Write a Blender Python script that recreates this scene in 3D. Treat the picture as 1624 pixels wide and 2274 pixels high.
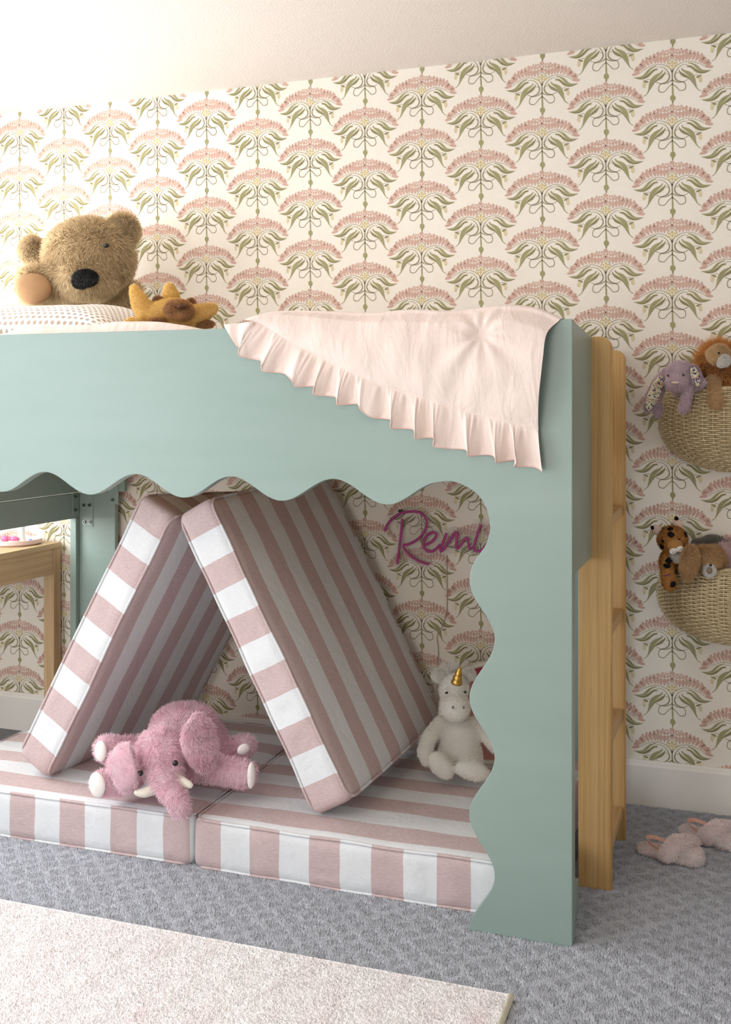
import bpy, bmesh, math, random
import numpy as np
from mathutils import Vector, Matrix

for o in list(bpy.data.objects):
    bpy.data.objects.remove(o)
SC = bpy.context.scene
COL = SC.collection
rng = np.random.default_rng(7)
random.seed(7)

# ------------------------------------------------------------------ camera
W_PX, H_PX = 1624.0, 2274.0
U1, U2, HZ = -5850.0, 1650.0, 905.0            # vanishing points of the wall direction / depth direction, horizon row
FPX = math.sqrt((812 - U1) * (U2 - 812))
TH = math.atan((U2 - 812) / FPX)
S0 = 1359.8 / 2.44
CAMH = (1613.6 - HZ) / S0
CT, ST = math.cos(TH), math.sin(TH)
ZC = FPX / (S0 * (812 - U1) / (-U1))
CAM = np.array([0.0, -ZC * CT, CAMH])
AF = np.array([-ST, CT, 0.0])                  # camera forward
AR = np.array([CT, ST, 0.0])                   # camera right
AU = np.array([0.0, 0.0, 1.0])

cd = bpy.data.cameras.new('camera')
cd.sensor_fit = 'HORIZONTAL'
cd.sensor_width = 36.0
cd.lens = 36.0 * FPX / W_PX
cd.shift_x = 0.0
cd.shift_y = -(H_PX / 2 - HZ) / W_PX
cd.clip_start = 0.05
cam = bpy.data.objects.new('camera', cd)
COL.objects.link(cam)
cam.location = CAM
cam.rotation_euler = (math.pi / 2, 0, TH)
SC.camera = cam

# ------------------------------------------------------------------ world, lights, exposure
wd = bpy.data.worlds.new('world')
SC.world = wd
wd.use_nodes = True
bg = wd.node_tree.nodes['Background']
bg.inputs[0].default_value = (0.86, 0.93, 1.0, 1)
bg.inputs[1].default_value = 1.2

def area(name, loc, size, rot, energy, col, spread=math.pi):
    l = bpy.data.lights.new(name, 'AREA')
    l.shape = 'RECTANGLE'
    l.size, l.size_y = size
    l.energy = energy
    l.color = col
    l.spread = spread
    o = bpy.data.objects.new(name, l)
    COL.objects.link(o)
    o.location = loc
    o.rotation_euler = rot
    return o

WIN_A = (-1.72, -0.42, 0.80, 2.12)             # y0, y1, z0, z1 : window in the left wall close to the papered wall
WIN_B = (-4.45, -2.40, 0.30, 2.12)             # window in the left wall beside the camera
XL = -3.15
area('daylight_near', (XL + 0.02, (WIN_A[0] + WIN_A[1]) / 2, (WIN_A[2] + WIN_A[3]) / 2),
     (WIN_A[3] - WIN_A[2], WIN_A[1] - WIN_A[0]), (0, -math.pi / 2, 0), 33, (0.97, 0.98, 1.0))
area('daylight_front', (XL + 0.02, (WIN_B[0] + WIN_B[1]) / 2, (WIN_B[2] + WIN_B[3]) / 2),
     (WIN_B[3] - WIN_B[2], WIN_B[1] - WIN_B[0]), (0, -math.pi / 2, 0), 34, (0.78, 0.89, 1.0))
FILL_WIN = (-2.1, -0.5, 0.35, 1.75)               # x0, x1, z0, z1 : unseen opening added behind the camera for frontal fill
area('fill_light_behind', ((FILL_WIN[0] + FILL_WIN[1]) / 2, -5.28, (FILL_WIN[2] + FILL_WIN[3]) / 2), (FILL_WIN[1] - FILL_WIN[0], FILL_WIN[3] - FILL_WIN[2]),
     (math.pi / 2, 0, 0), 17, (1.0, 0.94, 0.86))  # warm fill lamp added to brighten the space under the bed
area('ceiling_lamp_light', (-0.9, -2.7, 2.40), (0.45, 0.45), (0, 0, 0), 4, (1.0, 0.78, 0.55))

SC.view_settings.view_transform = 'Standard'
SC.view_settings.look = 'None'
SC.view_settings.gamma = 1.0
SC.view_settings.use_curve_mapping = False
SC.view_settings.exposure = 0.58
SC.cycles.use_denoising = True
SC.cycles.max_bounces = 5
SC.cycles.diffuse_bounces = 4
SC.cycles.glossy_bounces = 2
SC.cycles.use_adaptive_sampling = True
SC.cycles.adaptive_threshold = 0.2
SC.cycles.transparent_max_bounces = 12

# ------------------------------------------------------------------ helpers
def ray(u, v):
    return AF + AR * (u - 812) / FPX - AU * (v - HZ) / FPX
def Py(u, v, y):
    d = ray(u, v)
    return CAM + d * (y - CAM[1]) / d[1]
def Pz(u, v, z):
    d = ray(u, v)
    return CAM + d * (z - CAM[2]) / d[2]
def PD(u, v, D):
    return CAM + ray(u, v) * D
def depth(p):
    return float((np.asarray(p) - CAM) @ AF)

def lin(r, g=None, b=None):
    if g is None:
        h = r.lstrip('#')
        r, g, b = (int(h[i:i + 2], 16) for i in (0, 2, 4))
    f = lambda c: (c / 255 / 12.92) if c / 255 <= 0.04045 else ((c / 255 + 0.055) / 1.055) ** 2.4
    return (f(r), f(g), f(b), 1.0)

MATS = {}
class NT:
    def __init__(s, name):
        s.m = bpy.data.materials.new(name)
        s.m.use_nodes = True
        s.t = s.m.node_tree
        s.b = s.t.nodes['Principled BSDF']
        s.out = s.t.nodes['Material Output']
        s.b.inputs['Specular IOR Level'].default_value = 0.3
        s._tc = None
        MATS[name] = s.m
    def n(s, ty, **kw):
        nd = s.t.nodes.new(ty)
        for k, v in kw.items():
            if k in nd.inputs:
                nd.inputs[k].default_value = v
            else:
                setattr(nd, k, v)
        return nd
    def l(s, a, b):
        s.t.links.new(a, b)
    def tc(s, which='Object'):
        if s._tc is None:
            s._tc = s.n('ShaderNodeTexCoord')
        return s._tc.outputs[which]
    def mapping(s, src, scale=(1, 1, 1), rot=(0, 0, 0)):
        mp = s.n('ShaderNodeMapping')
        mp.inputs['Scale'].default_value = scale
        mp.inputs['Rotation'].default_value = rot
        s.l(src, mp.inputs['Vector'])
        return mp.outputs['Vector']
    def noise(s, vec, scale, detail=2.0, rough=0.5, dist=0.0):
        nd = s.n('ShaderNodeTexNoise')
        nd.inputs['Scale'].default_value = scale
        nd.inputs['Detail'].default_value = detail
        nd.inputs['Roughness'].default_value = rough
        nd.inputs['Distortion'].default_value = dist
        if vec is not None:
            s.l(vec, nd.inputs['Vector'])
        return nd.outputs['Fac']
    def ramp(s, fac, stops, interp='LINEAR'):
        nd = s.n('ShaderNodeValToRGB')
        cr = nd.color_ramp
        cr.interpolation = interp
        while len(cr.elements) < len(stops):
            cr.elements.new(0.5)
        for e, (p, c) in zip(cr.elements, stops):
            e.position = p
            e.color = c
        s.l(fac, nd.inputs['Fac'])
        return nd.outputs['Color']
    def math(s, op, a, b=None, c=None):
        nd = s.n('ShaderNodeMath')
        nd.operation = op
        for i, x in enumerate((a, b, c)):
            if x is None:
                continue
            if isinstance(x, (int, float)):
                nd.inputs[i].default_value = x
            else:
                s.l(x, nd.inputs[i])
        return nd.outputs[0]
    def mix(s, fac, a, b, blend='MIX'):
        nd = s.n('ShaderNodeMix')
        nd.data_type = 'RGBA'
        nd.blend_type = blend
        for key, x in ((0, fac), (6, a), (7, b)):
            if isinstance(x, (int, float, tuple)):
                nd.inputs[key].default_value = x
            else:
                s.l(x, nd.inputs[key])
        return nd.outputs[2]
    def bump(s, h, strength=0.3, dist=0.002, normal=None):
        nd = s.n('ShaderNodeBump')
        nd.inputs['Strength'].default_value = strength
        nd.inputs['Distance'].default_value = dist
        s.l(h, nd.inputs['Height'])
        if normal is not None:
            s.l(normal, nd.inputs['Normal'])
        s.l(nd.outputs['Normal'], s.b.inputs['Normal'])
        return nd.outputs['Normal']
    def color(s, c):
        if isinstance(c, tuple):
            s.b.inputs['Base Color'].default_value = c
        else:
            s.l(c, s.b.inputs['Base Color'])
    def rough(s, r):
        s.b.inputs['Roughness'].default_value = r

def plain(name, col, rough=0.6, var=0.06, vscale=6.0, bump=None, spec=0.3, metal=0.0):
    """colour with slight mottling and optional fine relief"""
    if name in MATS:
        return MATS[name]
    t = NT(name)
    c = lin(col) if isinstance(col, str) else col
    v = t.noise(t.tc(), vscale, 3.0)
    dk = tuple(x * (1 - var) for x in c[:3]) + (1,)
    lt = tuple(min(1, x * (1 + var)) for x in c[:3]) + (1,)
    t.color(t.ramp(v, [(0.3, dk), (0.7, lt)]))
    t.rough(rough)
    t.b.inputs['Specular IOR Level'].default_value = spec
    t.b.inputs['Metallic'].default_value = metal
    if bump:
        t.bump(t.noise(t.tc(), bump[0], 2.0), bump[1], bump[2] if len(bump) > 2 else 0.002)
    return t.m

def furmat(name, col, col2=None, rough=0.8, trans=0.25, vscale=18.0):
    if name in MATS:
        return MATS[name]
    t = NT(name)
    a, b = lin(col), lin(col2 or col)
    v = t.noise(t.tc(), vscale, 3.0)
    c = t.ramp(v, [(0.3, a), (0.7, b)])
    an = t.n('ShaderNodeAttribute')
    an.attribute_name = 'tint'                  # strand-to-strand colour variation (zero on the skin itself)
    vs = t.n('ShaderNodeVectorMath')
    vs.operation = 'SCALE'
    t.l(c, vs.inputs[0])
    t.l(t.math('ADD', an.outputs['Fac'], 1.0), vs.inputs['Scale'])
    c = vs.outputs[0]
    t.color(c)
    t.rough(rough)
    t.b.inputs['Specular IOR Level'].default_value = 0.12
    t.b.inputs['Sheen Weight'].default_value = 0.35
    t.b.inputs['Sheen Roughness'].default_value = 0.5
    tr = t.n('ShaderNodeBsdfTranslucent')
    t.l(c, tr.inputs['Color'])
    mx = t.n('ShaderNodeMixShader')
    mx.inputs[0].default_value = 0.5 if trans > 0 else 0.0
    t.l(t.b.outputs[0], mx.inputs[1])
    t.l(tr.outputs[0], mx.inputs[2])
    t.l(mx.outputs[0], t.out.inputs['Surface'])
    return t.m

# ---- scene graph helpers
ORG = {}
def empty(name, loc, label, cat, group=None):
    o = bpy.data.objects.new(name, None)
    COL.objects.link(o)
    o.location = tuple(loc)
    o.empty_display_size = 0.05
    ORG[o] = np.array(loc, float)
    o['label'] = label
    o['category'] = cat
    if group:
        o['group'] = group
    return o

def put(name, me, mats, parent=None, label=None, cat=None, kind=None, group=None):
    """link a mesh given in world coordinates as one object (a part when parent is given)"""
    o = bpy.data.objects.new(name, me)
    COL.objects.link(o)
    if mats is not None:
        for m in (mats if isinstance(mats, (list, tuple)) else [mats]):
            me.materials.append(m)
    if parent is not None:
        off = ORG[parent]
        o.parent = parent
    else:
        n = len(me.vertices)
        co = np.empty(n * 3)
        me.vertices.foreach_get('co', co)
        co = co.reshape(-1, 3)
        off = np.array([(co[:, 0].min() + co[:, 0].max()) / 2, (co[:, 1].min() + co[:, 1].max()) / 2, co[:, 2].min()])
        o.location = off
    me.transform(Matrix.Translation(-Vector(off)))
    ORG[o] = off
    if label:
        o['label'] = label
    if cat:
        o['category'] = cat
    if kind:
        o['kind'] = kind
    if group:
        o['group'] = group
    return o

class MB:
    """mesh builder: collects vertices / faces with a material index"""
    def __init__(s):
        s.v, s.f, s.mi = [], [], []
    def add(s, V, Fc, mi=0):
        b = len(s.v)
        s.v.extend([tuple(map(float, p)) for p in V])
        s.f.extend([tuple(b + i for i in f) for f in Fc])
        s.mi.extend([mi] * len(Fc))
    def box(s, a, b, mi=0):
        x0, y0, z0 = a
        x1, y1, z1 = b
        V = [(x0, y0, z0), (x1, y0, z0), (x1, y1, z0), (x0, y1, z0), (x0, y0, z1), (x1, y0, z1), (x1, y1, z1), (x0, y1, z1)]
        s.add(V, [(0, 3, 2, 1), (4, 5, 6, 7), (0, 1, 5, 4), (1, 2, 6, 5), (2, 3, 7, 6), (3, 0, 4, 7)], mi)
        return s
    def tube(s, pts, rad, seg=8, mi=0, closed=False, cap=True):
        P = np.array(pts, float)
        n = len(P)
        R_ = np.full(n, rad, float) if np.isscalar(rad) else np.array(rad, float)
        T = np.gradient(P, axis=0) if not closed else (np.roll(P, -1, 0) - np.roll(P, 1, 0))
        T /= np.maximum(np.linalg.norm(T, axis=1, keepdims=True), 1e-9)
        ref = np.array([0, 0, 1.0]) if abs(T[0][2]) < 0.9 else np.array([1.0, 0, 0])
        N = np.cross(T[0], ref)
        N /= np.linalg.norm(N)
        V = []
        for i in range(n):
            N = N - T[i] * (N @ T[i])
            N /= max(np.linalg.norm(N), 1e-9)
            B = np.cross(T[i], N)
            for k in range(seg):
                a = 2 * math.pi * k / seg
                V.append(P[i] + R_[i] * (math.cos(a) * N + math.sin(a) * B))
        Fc = []
        m = n if closed else n - 1
        for i in range(m):
            j = (i + 1) % n
            for k in range(seg):
                k2 = (k + 1) % seg
                Fc.append((i * seg + k, i * seg + k2, j * seg + k2, j * seg + k))
        if cap and not closed:
            Fc.append(tuple(range(seg - 1, -1, -1)))
            Fc.append(tuple((n - 1) * seg + k for k in range(seg)))
        s.add(V, Fc, mi)
        return s
    def ell(s, c, ax, ay, az, nu=16, nv=10, mi=0):
        """ellipsoid with axis vectors ax, ay, az"""
        c, ax, ay, az = (np.asarray(q, float) for q in (c, ax, ay, az))
        if np.cross(ax, ay) @ az < 0:
            az = -az
        V = [c + az]
        for i in range(1, nv):
            ph = math.pi * i / nv
            for k in range(nu):
                a = 2 * math.pi * k / nu
                V.append(c + az * math.cos(ph) + math.sin(ph) * (ax * math.cos(a) + ay * math.sin(a)))
        V.append(c - az)
        Fc = []
        for k in range(nu):
            Fc.append((0, 1 + k, 1 + (k + 1) % nu))
        for i in range(nv - 2):
            for k in range(nu):
                a, b = 1 + i * nu + k, 1 + i * nu + (k + 1) % nu
                Fc.append((a, a + nu, b + nu, b))
        last = len(V) - 1
        b0 = 1 + (nv - 2) * nu
        for k in range(nu):
            Fc.append((b0 + (k + 1) % nu, b0 + k, last))
        s.add(V, Fc, mi)
        return s
    def grid(s, G, mi=0, closed_u=False):
        G = np.asarray(G, float)
        n, m = G.shape[:2]
        Fc = []
        for i in range(n if closed_u else n - 1):
            for j in range(m - 1):
                i2 = (i + 1) % n
                Fc.append((i * m + j, i2 * m + j, i2 * m + j + 1, i * m + j + 1))
        s.add(G.reshape(-1, 3), Fc, mi)
        return s
    def prism(s, poly, vec, mi=0):
        """poly: list of 3-D points (planar), extruded along vec"""
        n = len(poly)
        P = [np.asarray(p, float) for p in poly]
        vec = np.asarray(vec, float)
        V = P + [p + vec for p in P]
        Fc = [tuple(range(n - 1, -1, -1)), tuple(range(n, 2 * n))]
        Fc += [(i, (i + 1) % n, n + (i + 1) % n, n + i) for i in range(n)]
        s.add(V, Fc, mi)
        return s
    def mesh(s, name='mesh', smooth=True, bevel=0.0, fixn=False, auto=None):
        me = bpy.data.meshes.new(name)
        me.from_pydata(s.v, [], s.f)
        me.polygons.foreach_set('material_index', s.mi)
        if bevel or fixn:
            bm = bmesh.new()
            bm.from_mesh(me)
            bmesh.ops.recalc_face_normals(bm, faces=bm.faces)
            if bevel:
                ed = [e for e in bm.edges if len(e.link_faces) == 2 and e.calc_face_angle(0) > 0.6]
                bmesh.ops.bevel(bm, geom=ed, offset=bevel, segments=2, profile=0.6, affect='EDGES', clamp_overlap=True)
            bm.to_mesh(me)
            bm.free()
        if smooth:
            me.polygons.foreach_set('use_smooth', [True] * len(me.polygons))
            if auto or bevel:
                try:
                    me.set_sharp_from_angle(angle=auto or 0.7)
                except Exception:
                    pass
            if bevel:
                for p in me.polygons:
                    if p.area > (bevel * 5) ** 2 and max(abs(c) for c in p.normal) > 0.999:
                        p.use_smooth = False
        me.update()
        return me

def catmull(pts, n=8, closed=False):
    P = [np.asarray(p, float) for p in pts]
    out = []
    m = len(P)
    for i in range(m if closed else m - 1):
        p0 = P[i - 1] if (closed or i > 0) else 2 * P[0] - P[1]
        p1 = P[i]
        p2 = P[(i + 1) % m]
        p3 = P[(i + 2) % m] if (closed or i + 2 < m) else 2 * P[-1] - P[-2]
        for k in range(n):
            t = k / n
            out.append(0.5 * (2 * p1 + (p2 - p0) * t + (2 * p0 - 5 * p1 + 4 * p2 - p3) * t * t + (3 * p1 - p0 - 3 * p2 + p3) * t ** 3))
    if not closed:
        out.append(P[-1])
    return out

def wob(P, amp, k, seed=0):
    """smooth pseudo-noise displacement vectors for points P (n,3)"""
    r = np.random.default_rng(seed)
    D = np.zeros_like(P)
    for o in range(4):
        kk = k * (1.7 ** o)
        for _ in range(3):
            w = r.normal(size=3)
            w *= kk / np.linalg.norm(w)
            ph = r.uniform(0, 6.28)
            d = r.normal(size=3)
            D += np.outer(np.sin(P @ w + ph), d) * (amp / (1.6 ** o)) / 3
    return D

# ---- organic bodies
def blob(mb, vox=0.006, it=8, fac=0.5):
    """fuse the closed shapes in mb into one continuous smooth skin"""
    me = mb.mesh('tmp', smooth=False)
    o = bpy.data.objects.new('tmp', me)
    COL.objects.link(o)
    m = o.modifiers.new('r', 'REMESH')
    m.mode = 'VOXEL'
    m.voxel_size = vox
    m2 = o.modifiers.new('s', 'SMOOTH')
    m2.factor = fac
    m2.iterations = it
    dg = bpy.context.evaluated_depsgraph_get()
    dg.update()
    out = bpy.data.meshes.new_from_object(o.evaluated_get(dg))
    bpy.data.objects.remove(o)
    bpy.data.meshes.remove(me)
    out.polygons.foreach_set('use_smooth', [True] * len(out.polygons))
    return out

def tri_data(me):
    me.calc_loop_triangles()
    n = len(me.loop_triangles)
    t = np.empty(n * 3, int)
    me.loop_triangles.foreach_get('vertices', t)
    t = t.reshape(-1, 3)
    co = np.empty(len(me.vertices) * 3)
    me.vertices.foreach_get('co', co)
    co = co.reshape(-1, 3)
    no = np.empty(len(me.vertices) * 3)
    me.vertices.foreach_get('normal', no)
    return t, co, no.reshape(-1, 3)

def fur_mesh(me, n, length, width, comb=(0, 0, -0.35), jit=0.35, seed=1, keep=None, lie=0.35, clump=0.35, ck=60.0, lenvar=0.35):
    """thin tapered blades growing from the surface of me (world coordinates); normals follow the skin"""
    r = np.random.default_rng(seed)
    t, co, no = tri_data(me)
    a, b, c = co[t[:, 0]], co[t[:, 1]], co[t[:, 2]]
    ar = np.linalg.norm(np.cross(b - a, c - a), axis=1)
    idx = r.choice(len(t), n, p=ar / ar.sum())
    w1, w2 = r.random(n), r.random(n)
    fl = w1 + w2 > 1
    w1[fl], w2[fl] = 1 - w1[fl], 1 - w2[fl]
    w0 = 1 - w1 - w2
    P = a[idx] * w0[:, None] + b[idx] * w1[:, None] + c[idx] * w2[:, None]
    N = no[t[idx, 0]] * w0[:, None] + no[t[idx, 1]] * w1[:, None] + no[t[idx, 2]] * w2[:, None]
    N /= np.maximum(np.linalg.norm(N, axis=1, keepdims=True), 1e-9)
    if keep is not None:
        k = keep(P, N)
        P, N = P[k], N[k]
    n = len(P)
    cb = np.asarray(comb, float)
    if cb.ndim == 1:
        cb = np.tile(cb, (n, 1))
    tan = cb - N * np.sum(cb * N, axis=1, keepdims=True)
    cl = wob(P, clump, ck, seed + 5)
    cl -= N * np.sum(cl * N, axis=1, keepdims=True)
    D = N * (1 - lie) + tan + cl + r.normal(size=(n, 3)) * jit * 0.6
    D /= np.linalg.norm(D, axis=1, keepdims=True)
    L = length * (1 - lenvar / 2 + lenvar * r.random(n))[:, None]
    side = np.cross(D, N + r.normal(size=(n, 3)) * 0.25)
    side /= np.maximum(np.linalg.norm(side, axis=1, keepdims=True), 1e-9)
    side *= width * 0.5
    D2 = D + tan * 0.6 + np.array([0, 0, -0.15])
    D2 /= np.linalg.norm(D2, axis=1, keepdims=True)
    base = P - N * length * 0.08
    mid = base + D * L * 0.55
    tip = mid + D2 * L * 0.45
    V = np.stack([base + side, base - side, mid - side * 0.8, mid + side * 0.8, tip], axis=1).reshape(-1, 3)
    fn = np.cross(V.reshape(n, 5, 3)[:, 1] - V.reshape(n, 5, 3)[:, 0], V.reshape(n, 5, 3)[:, 2] - V.reshape(n, 5, 3)[:, 0])
    bad = np.sum(fn * N, axis=1) < 0
    V5 = V.reshape(n, 5, 3)
    V5[bad] = V5[bad][:, [1, 0, 3, 2, 4]]
    V = V5.reshape(-1, 3)
    i0 = np.arange(n) * 5
    q = np.stack([i0, i0 + 1, i0 + 2, i0 + 3], 1)
    tr = np.stack([i0 + 3, i0 + 2, i0 + 4], 1)
    m = bpy.data.meshes.new('fur')
    m.vertices.add(len(V))
    m.vertices.foreach_set('co', V.ravel())
    loops = np.concatenate([q, tr], axis=1).ravel()
    m.loops.add(len(loops))
    m.loops.foreach_set('vertex_index', loops)
    m.polygons.add(2 * n)
    ls = np.empty(2 * n, int)
    ls[0::2] = np.arange(n) * 7
    ls[1::2] = np.arange(n) * 7 + 4
    m.polygons.foreach_set('loop_start', ls)
    m.update(calc_edges=True)
    m.polygons.foreach_set('use_smooth', [True] * (2 * n))
    at = m.attributes.new('tint', 'FLOAT', 'POINT')
    at.data.foreach_set('value', np.repeat(r.normal(0, 0.13, n).clip(-0.3, 0.22), 5).astype(np.float32))
    return m

def add_fur(body, root, n, length, width, mat, name='fur', **kw):
    """body: mesh in world coordinates (call before put)"""
    fm = fur_mesh(body, n, length, width, **kw)
    return put(name, fm, mat, root, kind='stuff')

class Toy:
    """pixel-measured modelling frame at camera depth D (real size = pixels * D / f)"""
    def __init__(s, D):
        s.D = D
        s.k = D / FPX
    def p(s, u, v, d=0.0):
        return PD(u, v, s.D - d)
    def ell(s, mb, u, v, d, rx, ry, rd, roll=0.0, mi=0, nu=16, nv=10, yaw=0.0):
        c, n = math.cos(roll), math.sin(roll)
        k = s.k
        R2 = AR * math.cos(yaw) + AF * math.sin(yaw)
        F2 = np.cross(R2, AU)
        ax = (R2 * c - AU * n) * rx * k
        ay = (R2 * n + AU * c) * ry * k
        mb.ell(s.p(u, v, d), ax, ay, F2 * rd * k, nu, nv, mi)
        return mb
    def cap(s, mb, pts, n=7, mi=0, flat=1.0):
        """chain of balls through (u, v, d, r[px])"""
        for i in range(len(pts) - 1):
            a, b = np.array(pts[i], float), np.array(pts[i + 1], float)
            for j in range(n + (1 if i == len(pts) - 2 else 0)):
                q = a + (b - a) * j / n
                s.ell(mb, q[0], q[1], q[2], q[3], q[3], q[3] * flat, nu=12, nv=8, mi=mi)
        return mb

def disc_patch(T, u, v, d, rx, ry, roll=0.0, th=3.0, yaw=0.0, pitch=0.0, nu=24):
    """slightly domed pad facing the camera"""
    mb = MB()
    T.ell(mb, u, v, d, rx, ry, th, roll, nu=nu, nv=10, yaw=yaw)
    return mb.mesh()

# ------------------------------------------------------------------ materials of the room
# cream wallpaper ground
t = NT('wallpaper_cream')
t.color(t.ramp(t.noise(t.tc(), 3.0, 4.0), [(0.3, lin('#efe6d8')), (0.7, lin('#f4ecdf'))]))
t.rough(0.75)
t.bump(t.noise(t.tc(), 900, 2.0), 0.08, 0.001)
PRINT = [plain('print_pink', '#d2ac9c', 0.8, 0.05, 30), plain('print_olive', '#a39e72', 0.8, 0.06, 30),
         plain('print_dark_olive', '#938b62', 0.8, 0.06, 30), plain('print_mustard', '#d3bd74', 0.8, 0.05, 30),
         plain('print_line_olive', '#989072', 0.8, 0.05, 30)]
t = NT('ceiling_plaster')
t.color(lin('#f1e7de'))
t.rough(0.9)
t.bump(t.noise(t.tc(), 130, 3.0, 0.6), 0.55, 0.004)
plain('white_paint', '#efeae2', 0.45, 0.02, 4, spec=0.4)
plain('wall_paint', '#dddbd8', 0.8, 0.02, 4)
plain('far_wall_paint', '#d6d3cf', 0.8, 0.02, 4)

# sage paint of the bed
t = NT('sage_paint')
t.color(t.ramp(t.noise(t.mapping(t.tc(), (1, 1, 6)), 3.0, 3.0), [(0.3, lin('#8b9e95')), (0.7, lin('#8fa199'))]))
t.rough(0.34)
t.b.inputs['Specular IOR Level'].default_value = 0.42

# carpet : lattice of raised ridges over looped pile
t = NT('carpet_loop')
v = t.tc()
w1 = t.noise(v, 9.0, 2.0)
mp = t.mapping(v, (1, 1, 1), (0, 0, math.radians(12)))
sp = t.n('ShaderNodeSeparateXYZ')
t.l(mp, sp.inputs[0])
jx = t.math('MULTIPLY', t.math('SUBTRACT', t.noise(v, 60.0, 2.0), 0.5), 0.035)
P_ = 0.078
def lat(sign):
    q = t.math('ADD', sp.outputs[0], t.math('MULTIPLY', sp.outputs[1], sign * 1.25))
    q = t.math('DIVIDE', t.math('ADD', q, jx), P_ * 1.25)
    fr = t.math('FRACT', q)
    return t.math('ABSOLUTE', t.math('SUBTRACT', fr, 0.5))
ra, rb = lat(1), lat(-1)
ridge = t.math('MAXIMUM', t.math('GREATER_THAN', ra, 0.33), t.math('GREATER_THAN', rb, 0.33))
rs = t.math('MAXIMUM', t.math('SMOOTH_MIN', t.math('MULTIPLY', ra, 2.2), 1.0, 0.2), t.math('SMOOTH_MIN', t.math('MULTIPLY', rb, 2.2), 1.0, 0.2))
vo = t.n('ShaderNodeTexVoronoi')
vo.inputs['Scale'].default_value = 235
t.l(v, vo.inputs['Vector'])
loop = t.math('SUBTRACT', 1.0, vo.outputs['Distance'])
fine = t.noise(v, 420, 3.0, 0.6)
patch = t.noise(v, 45, 3.0, 0.6)
h = t.math('ADD', t.math('MULTIPLY', loop, 0.55), t.math('ADD', t.math('MULTIPLY', rs, 0.55), t.math('MULTIPLY', patch, 0.5)))
tint = t.ramp(t.math('ADD', t.math('MULTIPLY', fine, 0.5), t.math('MULTIPLY', patch, 0.5)),
              [(0.33, lin('#7c7e83')), (0.5, lin('#989ba1')), (0.66, lin('#abaeb4'))])
cel = t.mix(t.math('MULTIPLY', t.math('SUBTRACT', 1.0, ridge), 0.45), tint, lin('#8d8a8a'))
cel = t.mix(t.math('MULTIPLY', vo.outputs['Distance'], 0.55), cel, lin('#6b6768'))
t.color(cel)
t.rough(0.95)
t.b.inputs['Specular IOR Level'].default_value = 0.05
t.bump(h, 0.9, 0.006)

# rug : creamy tufted pile with faint pink streaks
t = NT('rug_pile')
v = t.tc()
st = t.noise(t.mapping(v, (2.2, 0.5, 1), (0, 0, 0.25)), 5.0, 4.0, 0.6)
base = t.ramp(st, [(0.35, lin('#fbf9f8')), (0.60, lin('#f9f1f1')), (0.74, lin('#f1dfe0'))])
gr = t.noise(v, 150, 3.0, 0.6)
t.color(t.mix(0.25, base, t.ramp(gr, [(0.3, lin('#e3dddc')), (0.6, lin('#fefdfd'))]), 'MULTIPLY'))
t.rough(0.95)
t.b.inputs['Specular IOR Level'].default_value = 0.05
t.bump(t.math('ADD', t.noise(v, 110, 3.0, 0.6), t.math('MULTIPLY', t.noise(v, 38, 2.0), 0.8)), 0.9, 0.008)
plain('rug_binding', '#efe5cc', 0.8, 0.05, 80, (300, 0.3))

# striped linen : the stripe coordinate comes from the UV map in stripe widths
def stripe_mat(name, c_pink, c_white):
    t = NT(name)
    uv = t.tc('UV')
    s2 = t.n('ShaderNodeSeparateXYZ')
    t.l(uv, s2.inputs[0])
    ed = t.math('MULTIPLY', t.math('SUBTRACT', t.noise(t.tc(), 14.0, 1.0), 0.5), 0.05)
    q = t.math('FRACT', t.math('MULTIPLY', t.math('ADD', s2.outputs[0], ed), 0.5))
    is_white = t.math('GREATER_THAN', q, 0.5)
    wa = t.noise(t.mapping(t.tc(), (60, 900, 900)), 1.0, 2.0)
    wb = t.noise(t.mapping(t.tc(), (900, 60, 900)), 1.0, 2.0)
    we = t.math('ADD', t.math('MULTIPLY', wa, 0.5), t.math('MULTIPLY', wb, 0.5))
    pk = t.ramp(we, [(0.36, tuple(x * 0.80 for x in lin(c_pink)[:3]) + (1,)), (0.62, tuple(x * 1.16 for x in lin(c_pink)[:3]) + (1,))])
    wh = t.ramp(we, [(0.36, tuple(x * 0.88 for x in lin(c_white)[:3]) + (1,)), (0.60, lin(c_white))])
    t.color(t.mix(is_white, pk, wh))
    t.rough(0.85)
    t.b.inputs['Specular IOR Level'].default_value = 0.15
    t.b.inputs['Sheen Weight'].default_value = 0.15
    cr = t.noise(t.tc(), 9.0, 3.0, 0.55, 1.2)
    n1 = t.bump(cr, 0.35, 0.012)
    t.bump(we, 0.25, 0.0015, n1)
    return t.m
STRIPE = stripe_mat('striped_linen', '#c4aeac', '#e0e1e2')
plain('piping_pink', '#b99c99', 0.8, 0.08, 60, (500, 0.2))
plain('piping_white', '#ecebe8', 0.8, 0.04, 60, (500, 0.2))

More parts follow.
